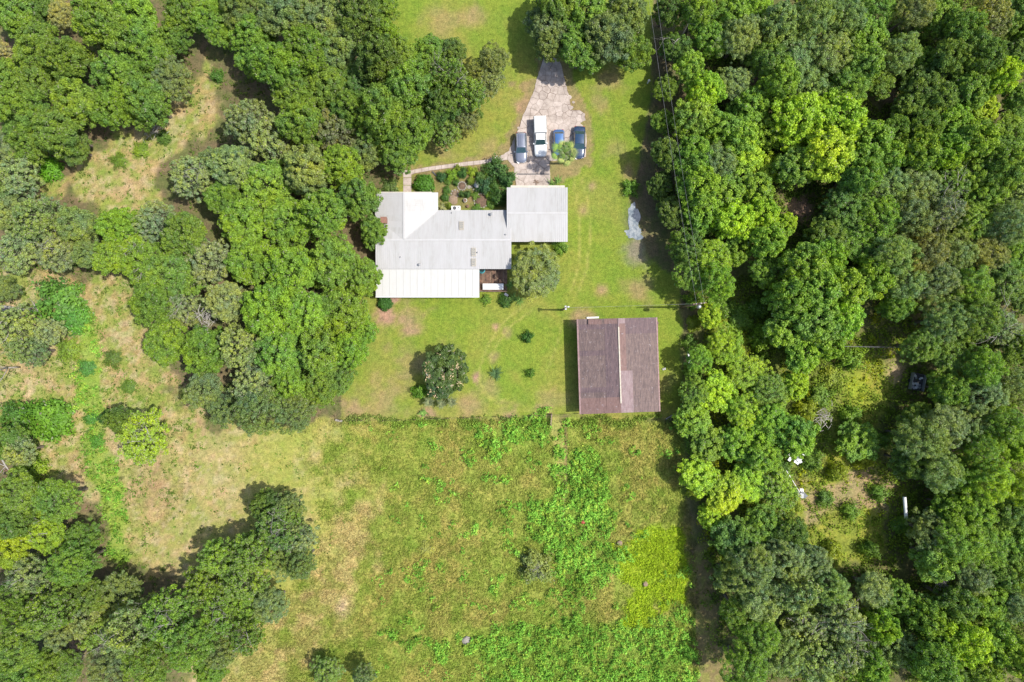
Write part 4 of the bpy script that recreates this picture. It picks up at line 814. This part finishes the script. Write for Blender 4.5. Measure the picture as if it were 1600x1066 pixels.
for x0, x1, y in ((605, 620, 303.8), (645, 660, 303.8), (700, 716, 332), (740, 756, 332)):
    w = part('window', MB().box(P(x0, 0)[0], P(x1, 0)[0], P(0, y)[1]-.25, P(0, y)[1]-.12, 1.0, 2.1), M['white'], HOUSE); part('pane', MB().box(P(x0, 0)[0]+.08, P(x1, 0)[0]-.08, P(0, y)[1]-.14, P(0, y)[1]-.09, 1.08, 2.02), M['glass'], w)
gd = part('garage_door', MB().box(P(812, 0)[0], P(856, 0)[0], gb[1], gb[1]+.06, .05, 2.4), M['white'], HOUSE)
for k in range(3): part('panel_groove', MB().box(P(812, 0)[0], P(856, 0)[0], gb[1]+.055, gb[1]+.07, .6+k*.6, .63+k*.6), M['trim'], gd)
for k in range(7): 
    x = 598+k*23; s = part('screen_panel', MB().box(P(x, 0)[0], P(x+20, 0)[0], P(0, 457)[1]-.05, P(0, 457)[1]-.01, .8, 2.1), M['glass'], HOUSE)
def skylight(px, py, w, hh, hf):
    o = part('skylight', MB().prism([P(a, b, hf(a, b)+.18) for a, b in ((px-w/2, py+hh/2), (px+w/2, py+hh/2), (px+w/2, py-hh/2), (px-w/2, py-hh/2))], .2), M['tan'], roof)
    return o
sk = []
for px, py, w, hh, hf in ((721, 352.5, 7, 13, hN), (740, 394, 7, 13, hS), (740, 410, 7, 12, hS)):
    o = skylight(px, py, w, hh, hf); 
    z = [MB().prism([P(a, b, hf(a, b)+.20) for a, b in ((px-w/2+1, py-hh/2+1.2+k*(hh-2.4)/4+(hh-2.4)/4-.8), (px+w/2-1, py-hh/2+1.2+k*(hh-2.4)/4+(hh-2.4)/4-.8), (px+w/2-1, py-hh/2+1.2+k*(hh-2.4)/4), (px-w/2+1, py-hh/2+1.2+k*(hh-2.4)/4))], .03) for k in range(4)]
    o2 = MB()
    for q in z: o2.add(q.v, q.f)
    b = part('louvre', o2, M['louvre'], roof)
def vent(px, py, h, r, hh=.35, name='roof_vent'):
    p = PV(px, py, h); mb = MB().tube([p, p+Vector((0, 0, hh))], [r, r], 8).tube([p+Vector((0, 0, hh)), p+Vector((0, 0, hh+.06)), p+Vector((0, 0, hh+.16))], [r*1.7, r*1.8, r*.4], 8); build(mb, name, M['trim'], roof)
vent(768, 335.5, 3.2, .14, .45); vent(656, 414, 3.1, .12, .4); vent(626, 402, 3.4, .05, .2); vent(746, 395, 3.55, .06, .2); vent(790, 367, 3.88, .07, .15); vent(706, 333, 3.1, .05, .15)
a = P(604, 356); b = P(612, 348); ch = MB().box(a[0], b[0], a[1], b[1], 2.5, 4.5); ch = part('chimney', ch, M['brick'], roof)
part('chimney_cap', MB().box(a[0]-.08, b[0]+.08, a[1]-.08, b[1]+.08, 4.5, 4.58), M['brick'], roof)
ac = thing('air_conditioner', 'white boxy air conditioning unit against the garden side wall', 'air conditioner', P(713, 327)); build(MB().box(-.7, .7, -.35, .35, 0, .9), 'casing', M['white'], ac); build(MB().tube([(-.2, 0, .9), (-.2, 0, .94)], [.28, .28], 12), 'fan_grille', M['dark'], ac); build(MB().tube([(.42, .05, .9), (.42, .05, 1.0)], [.08, .08], 8), 'pipe_cap', M['dark'], ac)
# deck
dk = thing('wooden_deck', 'dark weathered wooden deck in the notch below the house', 'deck', P(771, 438)); dw = 2.15; dh = 1.75
mb = MB()
for i in range(28): x = -dw+i*dw*2/28; mb.box(x+.01, x+dw*2/28-.01, -dh, dh, .32, .36)
o = build(mb, 'deck_boards', M['deckwood'], dk); o['kind'] = 'stuff'
for s in (-1, 1): build(MB().box(-dw, dw, s*dh-.04, s*dh+.04, 0, .30), 'deck_beam', M['wood'], dk)
for i in range(5): x = -dw+i*dw/2; build(MB().box(x-.04, x+.04, -dh-.09, -dh-.045, 0, 1.3), 'rail_post', M['wood'], dk)
build(MB().box(-dw, dw, -dh-.12, -dh-.04, 1.3, 1.36), 'handrail', M['wood'], dk)
g_ = random.Random(2)
for i in range(9): x = -1.8+g_.uniform(0, 3.4); build(MB().box(x, x+.12, -dh+g_.uniform(0.9, 1.5), dh-g_.uniform(.1, .8), .361, .375), 'loose_board', M['wood'], dk)
tb = thing('patio_table', 'long white-topped table on the lower edge of the deck', 'table', P(770.5, 448, 1.1)[:2]+(.36,)); build(MB().box(-1.6, 1.6, -.46, .46, .68, .74), 'tabletop', M['white'], tb)
for sx in (-1, 1):
    for sy in (-1, 1): build(MB().box(sx*1.5-.04, sx*1.5+.04, sy*.38-.04, sy*.38+.04, 0, .68), 'leg', M['white'], tb)
tt = thing('round_tub', 'round teal tub at the upper left corner of the deck', 'tub', P(753.5, 423.5)[:2]+(.36,)); mb = MB(); mb.tube([(0, 0, 0), (0, 0, .55)], [.42, .5], 16); build(mb, 'tub_wall', M['teal'], tt, True); build(MB().tube([(0, 0, .551), (0, 0, .58)], [.36, .3], 16), 'water_surface', M['glass'], tt)
tag(build(MB().box(-.32, .32, -.2, .2, 0, .35), 'plastic_crate', M['white'], None, loc=P(791, 461), rz=-.6), 'small pale plastic crate on the grass beside the deck plants', 'crate')
# ------------------------------------------------------------------ barn
BARN = thing('barn', 'barn with patched dark brown metal roof and white ridge strip', 'barn')
def B(u, v):   # u across 0..1 west-east, v 0..1 north-south -> pixels
    return (901+(1027-901)*u+v*(4.5+.5*u), (499-3*u)+(148.5+v*0-1.5*u)*v)
UR = .517
def hB(u): return 3.1+1.2*(u/UR if u < UR else (1-u)/(1-UR))
def bsheet(parent, u0, u1, v0, v1, mat, dz):
    g = .0002; q = [(u0+g, v1-g), (u1-g, v1-g), (u1-g, v0+g), (u0+g, v0+g)]; pts = [P(*B(u, v), hB(u)+dz) for u, v in q]; A = sum(pts[i][0]*pts[(i+1) % 4][1]-pts[(i+1) % 4][0]*pts[i][1] for i in range(4))
    if A < 0: pts = pts[::-1]
    mb = MB().prism(pts, .03)
    for k in range(3):
        v = v0+(v1-v0)*(k+.2)/3; mb.beam(Vector(P(*B(u0, v), hB(u0)+dz+.006)), Vector(P(*B(u1, v), hB(u1)+dz+.006)), .06, .02)
    return build(mb, 'roof_sheet', mat, parent)
broof = part('roof', MB().prism([P(*B(.01, .99), 3.0), P(*B(.99, .99), 3.0), P(*B(.99, .01), 3.0), P(*B(.01, .01), 3.0)], .1), M['wood'], BARN)
bg_ = random.Random(8)
for i in range(18):
    v0, v1 = i/18, (i+1)/18; v = (v0+v1)/2; dk_ = M['b_dark'] if bg_.random() < .75 else M['b_dark2']
    bsheet(broof, .0, .02, v0, v1, M['b_edge'], .02)
    bsheet(broof, .02, .34, v0, v1, M['b_rust'] if v > .82 else dk_, .0)
    bsheet(broof, .34, UR, v0, v1, M['b_rust'] if v > .82 or (v < .05) else M['b_dark2'], .035)
    r0 = .67 if v > .53 else .60
    bsheet(broof, UR, r0, v0, v1, M['b_pale'] if v > .53 else M['b_rust'] if v > .08 else M['b_pale'], .035)
    bsheet(broof, r0, .985, v0, v1, M['b_dark'] if v > .15 else M['b_dark2'], .0)
    bsheet(broof, .985, 1.0, v0, v1, M['b_edge'], .02)
part('ridge_cap', MB().beam(P(*B(UR, .09), 4.42), P(*B(UR, .90), 4.42), .2, .05), M['ridge'], broof)
part('ridge_cap', MB().beam(P(*B(UR, 0), 4.38), P(*B(UR, .085), 4.38), .2, .04), M['b_pale'], broof)
part('patch_sheet', MB().prism([P(919, 507, 3.66), P(940, 507, 4.06), P(940, 499, 4.06), P(919, 499, 3.66)], .02), M['b_rust'], broof)
c0 = P(906, 503); c1 = P(1022, 640)
wl = MB()
for s in range(2): x = c0[0]+.05 if s == 0 else c1[0]-.05; part('side_wall', MB().box(x-.04, x+.04, c1[1], c0[1], 0, 3.0), M['wood'], BARN)
part('end_wall', MB().box(c0[0], c1[0], c1[1]-.04, c1[1]+.04, 0, 3.0), M['wood'], BARN)
part('end_wall', MB().box(c0[0], c0[0]+3, c0[1]-.04, c0[1]+.04, 0, 3.0), M['wood'], BARN); part('end_wall', MB().box(c1[0]-3, c1[0], c0[1]-.04, c0[1]+.04, 0, 3.0), M['wood'], BARN)
for k in range(4): x = c0[0]+(c1[0]-c0[0])*k/3; part('post', MB().box(x-.1, x+.1, c0[1]-.1-.3, c0[1]+.1-.3, 0, 3.0), M['wood'], BARN)
tag(build(MB().box(-.95, .95, -.13, .13, 0, .25), 'white_board', M['white'], None, loc=P(926, 496.5), rz=.04), 'white board lying against the upper wall of the barn', 'board')
# ------------------------------------------------------------------ vehicles
def loft(sts, n=None):
    """sts: (y, [ (x,z)... half section from bottom centre outwards to top centre ])"""
    mb = MB(); m = None
    for y, sec in sts:
        full = [(x, z) for x, z in sec]+[(-x, z) for x, z in sec[-2:0:-1]]; m = len(full); mb.v += [(x, y, z) for x, z in full]
    for i in range(len(sts)-1):
        for j in range(m): a = i*m+j; b = i*m+(j+1) % m; mb.f.append((a, b, b+m, a+m))
    mb.f.append(tuple(range(m))); mb.f.append(tuple(range((len(sts)-1)*m, len(sts)*m))[::-1]); return mb
def car(name, label, px, py, L, W, mat, roofy, hood, H=1.5, belt=.95, rz=0, rails=False, trunkl=0.0, cat='car', roofmat=None, glassroof=False, topper=False):
    o = thing(name, label, cat, P(px, py, .8)[:2]+(0,), rz, 'vehicles parked on the driveway'); hw = W/2; f = -L/2; r = L/2
    def sec(w, z0, z1): return [(0, z0), (w*.9, z0), (w, z0+.18), (w*1.0, z1-.18), (w*.93, z1-.03), (w*.6, z1+.02), (0, z1+.035)]
    y0, y1, y2, y3 = roofy  # windscreen base, roof front, roof rear, rear glass base
    sts = [(f, sec(hw*.62, .35, .62)), (f+.08, sec(hw*.80, .28, .70)), (f+.28, sec(hw*.93, .25, .78)), (f+.7, sec(hw*.99, .25, .84)), (y0, sec(hw, .25, belt)), ((y0+y3)/2, sec(hw, .25, belt+.02)), (min(y3, r-.35), sec(hw*.99, .25, belt+.01)), (r-.25, sec(hw*.94, .28, belt-.04)), (r-.07, sec(hw*.84, .33, belt-.12)), (r, sec(hw*.68, .4, belt-.25))]
    body = build(loft(sts), 'body', mat, o, True)
    def ring(y, w, z): return [(-w, y, z), (w, y, z)]
    wb = hw*.90; wt = hw*.72; zb = belt+.0; zt = H
    # cabin shell
    cb = MB().add([(-wb, y0, zb), (wb, y0, zb), (wt, y1, zt), (-wt, y1, zt), (-wb, y3, zb), (wb, y3, zb), (wt, y2, zt), (-wt, y2, zt)], [(0, 1, 2, 3), (3, 2, 6, 7), (7, 6, 5, 4), (1, 5, 6, 2), (4, 0, 3, 7)]); build(cb, 'cabin', mat, o)
    def glass(nm, q, off, ins=.07):
        q = [Vector(p) for p in q]; c = sum(q, Vector())/4; n = (q[1]-q[0]).cross(q[2]-q[0]).normalized(); n = n if n.dot(c-Vector((0, (y0+y3)/2, belt))) > 0 else -n
        t = [c+(p-c)*(1-ins)+n*off for p in q]; b = [c+(p-c)*(1-ins)+n*.002 for p in q]; build(MB().add(t+b, [(0, 1, 2, 3), (7, 6, 5, 4), (0, 4, 5, 1), (1, 5, 6, 2), (2, 6, 7, 3), (3, 7, 4, 0)]), nm, M['glass'], o)
    glass('windshield', [(-wb, y0, zb), (wb, y0, zb), (wt, y1, zt), (-wt, y1, zt)], .02); glass('rear_window', [(-wb, y3, zb), (wb, y3, zb), (wt, y2, zt), (-wt, y2, zt)], .02, .12)
    for s in (-1, 1): glass('side_window', [(s*wb, y0, zb), (s*wb, y3, zb), (s*wt, y2, zt), (s*wt, y1, zt)], .015, .14)
    rp = MB(); e = .08; n = 5
    vs = []
    for i in range(n):
        y = y1-.02+(y2-y1+.04)*i/(n-1); d = .03*math.sin(math.pi*i/(n-1))
        vs += [(-wt-.01, y, zt), (-wt*.8, y, zt+.035+d), (0, y, zt+.055+d), (wt*.8, y, zt+.035+d), (wt+.01, y, zt)]
    fs = [(i*5+j, i*5+j+1, i*5+j+6, i*5+j+5) for i in range(n-1) for j in range(4)]; build(MB().add(vs, fs), 'roof_panel', roofmat or mat, o, True)
    if rails:
        for s in (-1, 1): build(MB().beam((s*wt*.92, y1+.15, zt+.11), (s*wt*.92, y2-.1, zt+.11), .05, .05), 'roof_rail', M['grey'], o)
        for k in range(3): build(MB().beam((-wt*.5+k*wt*.5, y1+.25, zt+.075), (-wt*.5+k*wt*.5, y2-.2, zt+.075), .03, .03), 'roof_ridge', M['dark'], o)
    for s in (-1, 1):
        build(MB().box(s*hw+(-.02 if s > 0 else -.16), s*hw+(.16 if s > 0 else .02), y0+.1, y0+.28, belt-.02, belt+.14), 'side_mirror', mat, o)
        build(MB().box(s*hw*.62-.16, s*hw*.62+.16, f+.05, f+.16, .56, .70), 'headlight', M['lamp'], o); build(MB().box(s*hw*.68-.13, s*hw*.68+.13, r-.12, r-.01, .62, .80), 'tail_light', M['taillamp'], o)
        for wy in (f+.85, r-.85):
            c = Vector((s*(hw-.12), wy, .33)); w = build(MB().tube([c-Vector((s*.11, 0, 0)), c+Vector((s*.11, 0, 0))], [.33, .33], 14), 'wheel', M['rubber'], o); build(MB().tube([c+Vector((s*.1, 0, 0)), c+Vector((s*.125, 0, 0))], [.2, .18], 10), 'rim', M['grey'], w)
    build(MB().box(-hw*.55, hw*.55, f+.02, f+.07, .38, .52), 'grille', M['dark'], o)
    return o
car('parked_car', 'dark grey station wagon with roof rails, leftmost on the driveway', 814, 230, 4.65, 1.85, M['p_grey'], (-.98, -.25, 1.85, 2.15), 0, 1.62, .98, 0.02, True)
car('parked_car', 'blue hatchback partly covered by the palm crown', 873.5, 224, 4.3, 1.75, M['p_blue'], (-.95, -.25, 1.25, 1.75), 0, 1.5, .95, 0.02)
car('parked_car', 'navy blue sedan, rightmost on the driveway', 905, 222, 4.95, 1.88, M['p_navy'], (-1.15, -.4, 1.0, 1.65), 0, 1.45, .95, -.03, roofmat=M['p_navyroof'])
tr = car('pickup_truck', 'white pickup truck with a tall white cap over its bed', 844, 214, 6.0, 1.95, M['p_white'], (-1.35, -.72, .22, .36), 0, 1.82, 1.12, .03, cat='truck')
def capbody():
    mb = MB(); z0, z1 = 1.0, 2.05; y0, y1 = .32, 2.95; w = .98; pts = [(-w, y0), (w, y0), (w, y1), (-w, y1)]
    mb.add([(-w, y0, z0), (w, y0, z0), (w, y1, z0), (-w, y1, z0), (-w*.96, y0+.03, z1-.12), (w*.96, y0+.03, z1-.12), (w*.96, y1-.05, z1-.12), (-w*.96, y1-.05, z1-.12), (-w*.86, y0+.1, z1), (w*.86, y0+.1, z1), (w*.86, y1-.13, z1), (-w*.86, y1-.13, z1)],
           [(3, 2, 1, 0), (0, 1, 5, 4), (1, 2, 6, 5), (2, 3, 7, 6), (3, 0, 4, 7), (4, 5, 9, 8), (5, 6, 10, 9), (6, 7, 11, 10), (7, 4, 8, 11), (8, 9, 10, 11)]); return mb
capo = build(capbody(), 'bed_cap', M['white'], tr)
for k in range(4): build(MB().box(-.75+k*.48, -.71+k*.48, .5, 2.75, 2.05, 2.065), 'cap_rib', M['white'], capo)
for s in (-1, 1): build(MB().box(s*.965-.03, s*.965+.03, .7, 2.5, 1.35, 1.75), 'cap_window', M['glass'], capo)
# trailer wreck in the right woods
wk = thing('abandoned_trailer', 'dark open box trailer full of pale scraps in the right woods', 'trailer', P(1434, 597, .8)[:2]+(0,), -.2)
build(MB().box(-.95, .95, -1.25, 1.25, .45, .55), 'bed', M['dark'], wk)
for s in (-1, 1): build(MB().box(s*.98-.05, s*.98+.05, -1.3, 1.3, .4, 1.15), 'side_rail', M['grey'], wk); build(MB().box(-.93, .93, s*1.27-.04, s*1.27+.04, .4, 1.05), 'end_board', M['dark'], wk)
for s in (-1, 1): build(MB().tube([(s*1.05, 0, .3), (s*1.2, 0, .3)], [.3, .3], 12), 'wheel', M['rubber'], wk)
gq = random.Random(4)
for i in range(16): build(MB().box(-.14, .14, -.2, .2, 0, .12), 'scrap', M['white'] if i % 3 else M['grey'], wk, loc=(gq.uniform(-.7, .7), gq.uniform(-1, 1), .56+gq.uniform(0, .2)), rz=gq.uniform(0, 3)).rotation_euler = (gq.uniform(-.5, .5), gq.uniform(-.5, .5), gq.uniform(0, 3))
# ------------------------------------------------------------------ utility poles and wires
def pole(px, py, h, label, big=True, base=None):
    X, Y, _ = P(px, py, h); o = thing('utility_pole', label, 'utility pole', (X, Y, 0), .1, None); build(MB().tube([(0, 0, -.3), (0, 0, h)], [.17, .11], 10), 'post', M['wood'], o, True)
    if big:
        build(MB().box(-.95, .95, -.06, .06, h-.55, h-.42), 'crossarm', M['wood'], o)
        for x in (-.55, .55, 0): build(MB().tube([(x, 0, h-.42 if x else h), (x, 0, h-.2 if x else h+.25)], [.06, .04], 8), 'insulator', M['white'], o)
        build(MB().tube([(.05, -.42, h-1.9), (.05, -.42, h-1.85), (.05, -.42, h-.95), (.05, -.42, h-.85)], [.2, .26, .26, .18], 12), 'transformer', M['grey'], o, True)
    else:
        build(MB().box(-.12, .12, -.3, .3, h-.15, h-.02), 'lamp_bracket', M['grey'], o); build(MB().tube([(0.15, .1, h-.1), (.45, .1, h), (.55, .1, h)], [.05, .12, .05], 8), 'lamp_head', M['white'], o, True)
    return Vector((X, Y, h))
p1 = pole(1095, 474, 11, 'tall utility pole with crossarm and transformer at the tree line'); p2 = pole(884, 481, 6.5, 'shorter utility pole with lamp standing on the lawn above the barn', False)
p3 = pole(1001, -150, 11, 'tall utility pole beyond the top edge carrying the same wires')
def wire(a, b, sag, label, r=.018):
    mb = MB(); n = 14; mb.tube([a.lerp(b, i/n)-Vector((0, 0, sag*4*(i/n)*(1-i/n))) for i in range(n+1)], [r]*(n+1), 4); tag(build(mb, 'power_line', M['cable']), label, 'cable', 'overhead wires')
wire(p1+Vector((-.55, -.06, -.2)), p3+Vector((-.55, -.06, -.2)), 1.2, 'left of the overhead wires running up from the tall pole', .013); wire(p1+Vector((.55, .06, -.2)), p3+Vector((.55, .06, -.2)), 1.2, 'right of the overhead wires running up from the tall pole', .013)
wire(p1+Vector((0, 0, -.9)), p2, .5, 'thin overhead wire from the tall pole to the lawn pole')
a_ = Vector(P(1290, 541, 3)); wire(a_, Vector(P(1470, 544, 4)), .3, 'dark cable crossing above the yellow glade', .035)
# ------------------------------------------------------------------ fences
def fence(pts, label, step=2.8, h=1.2):
    o = thing('wire_fence', label, 'fence'); pm = MB().tube([(0, 0, -.2), (0, 0, h)], [.06, .05], 6).mesh('fence_post', M['wood']); W = []
    for (ax, ay), (bx, by) in zip(pts[:-1], pts[1:]):
        a, b = PV(ax, ay), PV(bx, by); n = max(1, round((b-a).length/step))
        for k in range(n): W.append(a.lerp(b, k/n))
    W.append(PV(*pts[-1]))
    for w in W: link('fence_post', pm, o, w)
    for z in (.35, .75, 1.1): mb = MB(); [mb.beam(W[i]+Vector((0, 0, z)), W[i+1]+Vector((0, 0, z)), .006, .006) for i in range(len(W)-1)]; build(mb, 'wire', M['rustwire'], o)
fence([(533, 598), (533, 656), (600, 657), (700, 653), (800, 650), (860, 648), (903, 646)], 'wire fence between the mown lawn and the pasture')
fence([(882, 655), (885, 700), (884, 760), (878, 820)], 'wire fence down the right side of the grassy lane')
fence([(1069, 430), (1072, 560), (1074, 660), (1080, 860), (1092, 1066)], 'wire fence along the edge of the right woods')
# gate in the lane
gt = thing('tilted_gate', 'small pinkish weathered gate at the top of the lane', 'gate', P(861, 655), 1.5); 
for k in range(4): build(MB().box(-.9, .9, -.03, .03, .15+k*.28, .27+k*.28), 'gate_board', M['b_edge'], gt)
for s in (-1, 1): build(MB().box(s*.85-.05, s*.85+.05, -.07, -.03, .05, 1.25), 'gate_upright', M['b_edge'], gt)
# ------------------------------------------------------------------ puddle and small things
def blobmesh(cx, cy, rx, ry, z, seed, n=40, rough=.25):
    g = random.Random(seed); ph = [g.uniform(0, 6.28) for _ in range(4)]; pts = []
    for i in range(n):
        a = -2*math.pi*i/n; k = 1+rough*(math.sin(2*a+ph[0])*.5+math.sin(3*a+ph[1])*.4+math.sin(5*a+ph[2])*.3+math.sin(9*a+ph[3])*.2); pts.append(P(cx+rx*k*math.cos(a), cy+ry*k*math.sin(a))[:2]+(z,))
    return MB().add(pts, [tuple(range(n))[::1]])
m, nt, bs, out = nodes('puddle_water'); f = noise(nt, 1.2, 6, .75); nt.links.new(mixc(nt, (.10, .13, .15), (.26, .28, .28), ramp(nt, f, [(.42, 0), (.6, 1)])), bs.inputs['Base Color']); bs.inputs['Roughness'].default_value = .12; bs.inputs['Specular IOR Level'].default_value = .9; bump(nt, bs, noise(nt, 3, 3), .1, .02); M['water'] = m  # pale mottling in the base colour stands in for cloud reflections
pd = build(blobmesh(990, 338, 8, 22, .015, 4, 60, .35), 'puddle', M['water']); tag(pd, kind='structure'); pd2 = build(blobmesh(991, 364, 15, 9, .019, 6, 60, .4), 'puddle', M['water']); tag(pd2, kind='structure')
def junk(px, py, r, n, label, seed, name='junk_heap', mats=('white', 'white', 'grey'), z=.3):
    g = random.Random(seed); o = thing(name, label, 'junk', P(px, py, z)[:2]+(z-.3,))
    for i in range(n):
        s = g.uniform(.2, .55); b = build(MB().box(-s, s, -s*.6, s*.6, 0, .08), 'sheet', M[g.choice(mats)], o, loc=(g.gauss(0, r*.5), g.gauss(0, r*.5), g.uniform(.05, .7))); b.rotation_euler = (g.uniform(-.5, .5), g.uniform(-.5, .5), g.uniform(0, 6))
    return o
junk(1242, 715, 1.1, 12, 'scattered white sheets heaped in the weeds of the right woods', 1, z=1.8); junk(1251, 771, .6, 7, 'small pile of white scraps below the larger white heap', 2, z=1.2)
tag(build(MB().beam((0, 0, .2), (1.9, -3.2, .4), .07, .07), 'white_pole', M['white'], None, loc=P(1228, 735, 1.5)), 'thin white pole slanting down to the small white scraps', 'pole')
tag(build(MB().tube([(0, 1.6, .25), (0.25, -1.6, .25)], [.25, .25], 12), 'white_pipe', M['white'], None, loc=P(1413, 793, 3.5)[:2]+(3.3,)), 'white pipe standing out of the brush near the weedy glade', 'pipe')
tag(build(MB().box(-.3, .3, -.9, .9, 0, .1), 'white_sheet', M['white'], None, loc=P(1261, 933, 6)[:2]+(7.2,), rz=.25), 'white sheet caught in the lower right bushes', 'sheet')
tag(build(MB().box(-.22, .22, -1.2, 1.2, 0, .1), 'metal_sheet', M['grey'], None, loc=P(1077, 561), rz=.05), 'narrow bluish metal sheet on the grass beside the fence', 'sheet')
tag(build(MB().tube([(0, 0, 0), (0, 0, 1.1)], [.13, .1], 8).tube([(0, 0, 1.1), (0, 0, 1.25)], [.2, .1], 8), 'white_stake', M['white'], None, loc=P(1012, 130)), 'white topped stake at the upper tree line', 'stake')
tag(build(MB().tube([(0, 0, 0), (.3, .1, .3)], [.2, .16], 8), 'white_bucket', M['white'], None, loc=P(1036, 577)), 'small white bucket on the grass right of the barn', 'bucket')
tag(build(MB().beam((-.55, .1, .15), (.55, -.1, .15), .3, .25), 'concrete_block', M['stone'], None, loc=P(530, 657)), 'pale concrete block at the corner of the lawn fence', 'block')
def rock(px, py, r, label, mat='stone', name='rock', sq=.6, cat='rock', z=0):
    g = random.Random(int(px+py)); mb = MB(); n = 8
    for k, (rr, zz) in enumerate(((1, -.1), (1.05, .3), (.7, .75), (.2, .95))):
        mb.v += [(r*rr*g.uniform(.82, 1.15)*math.cos(2*math.pi*i/n), r*rr*g.uniform(.82, 1.15)*math.sin(2*math.pi*i/n), r*sq*zz) for i in range(n)]
    mb.f = [(k*n+i, k*n+(i+1) % n, (k+1)*n+(i+1) % n, (k+1)*n+i) for k in range(3) for i in range(n)]+[tuple(range(3*n, 4*n))]
    return tag(build(mb, name, M[mat], None, loc=P(px, py)[:2]+(z,)), label, cat)
rock(729, 1000, .65, 'pale grey boulder among the weeds low in the pasture'); rock(911, 815, .3, 'small rusty red drum lid in the tall weeds', 'rust', 'rusty_lid', .5, 'lid', .4); rock(968, 848, .4, 'brown dirt mound above the lime-green patch', 'mound', 'dirt_mound', .5, 'mound', .2); rock(1008, 912, .4, 'pinkish dirt mound in the lime-green patch', 'mound', 'dirt_mound', .5, 'mound', .25)
rock(708, 312, .8, 'low pinkish rock pile in the garden near the house', 'mound', 'rock_pile', .35); rock(733, 292, .32, 'oval stepping stone in the middle of the garden', 'stone', 'stepping_stone', .2)
def ringbed(px, py, r, label, mat='soil', n=12, name='flower_bed'):
    o = thing(name, label, 'flower bed', P(px, py)); build(MB().tube([(0, 0, -.1), (0, 0, .07)], [r, r*.9], 16), 'soil_mound', M[mat], o, True); g = random.Random(int(px)); s = MB()
    for v in ((-1, -1), (1, -1), (1, 1), (-1, 1)): pass
    sm_ = MB().box(-.13, .13, -.09, .09, 0, .16).mesh('edging_stone', M['stone'])
    for i in range(n): a = 2*math.pi*i/n; link('edging_stone', sm_, o, (r*1.05*math.cos(a), r*1.05*math.sin(a), 0), a+math.pi/2+g.uniform(-.2, .2))
    return o
ringbed(722, 291, .62, 'dark soil bed ringed with stones in the garden centre'); ringbed(752, 314, 1.05, 'large stone-edged soil bed near the house wall', 'soil', 16); ringbed(711, 303, .55, 'small mulched bed in the left half of the garden', 'mound', 8)
bb = thing('birdbath', 'pale stone birdbath in a ring of stones in the garden', 'birdbath', P(745, 291)); build(MB().tube([(0, 0, 0), (0, 0, .12), (0, 0, .7)], [.3, .15, .12], 10), 'pedestal', M['stone'], bb, True); build(MB().tube([(0, 0, .7), (0, 0, .82)], [.2, .45], 14), 'basin', M['white'], bb, True)
sm2 = MB().box(-.14, .14, -.1, .1, 0, .18).mesh('ring_stone', M['stone'])
for i in range(11): a = i*.571; link('ring_stone', sm2, bb, (.75*math.cos(a), .75*math.sin(a), 0), a)
pt = thing('flower_pot', 'white flower pot on the garden grass near the house', 'pot', P(727, 314)); build(MB().tube([(0, 0, 0), (0, 0, .4)], [.22, .32], 12), 'pot_wall', M['white'], pt, True); build(MB().tube([(0, 0, .401), (0, 0, .42)], [.26, .24], 12), 'potting_soil', M['soil'], pt)
pt = thing('flower_pot', 'brown flower pot beside the house wall below the white one', 'pot', P(731, 323)); build(MB().tube([(0, 0, 0), (0, 0, .35)], [.16, .24], 12), 'pot_wall', M['terracotta'], pt, True); build(MB().tube([(0, 0, .351), (0, 0, .37)], [.2, .18], 12), 'potting_soil', M['soil'], pt)
tag(build(MB().beam((-.35, .35, .1), (.35, -.35, .1), .18, .2), 'timber_log', M['dark'], None, loc=P(679, 272)), 'short dark timber lying beside the concrete path', 'timber')
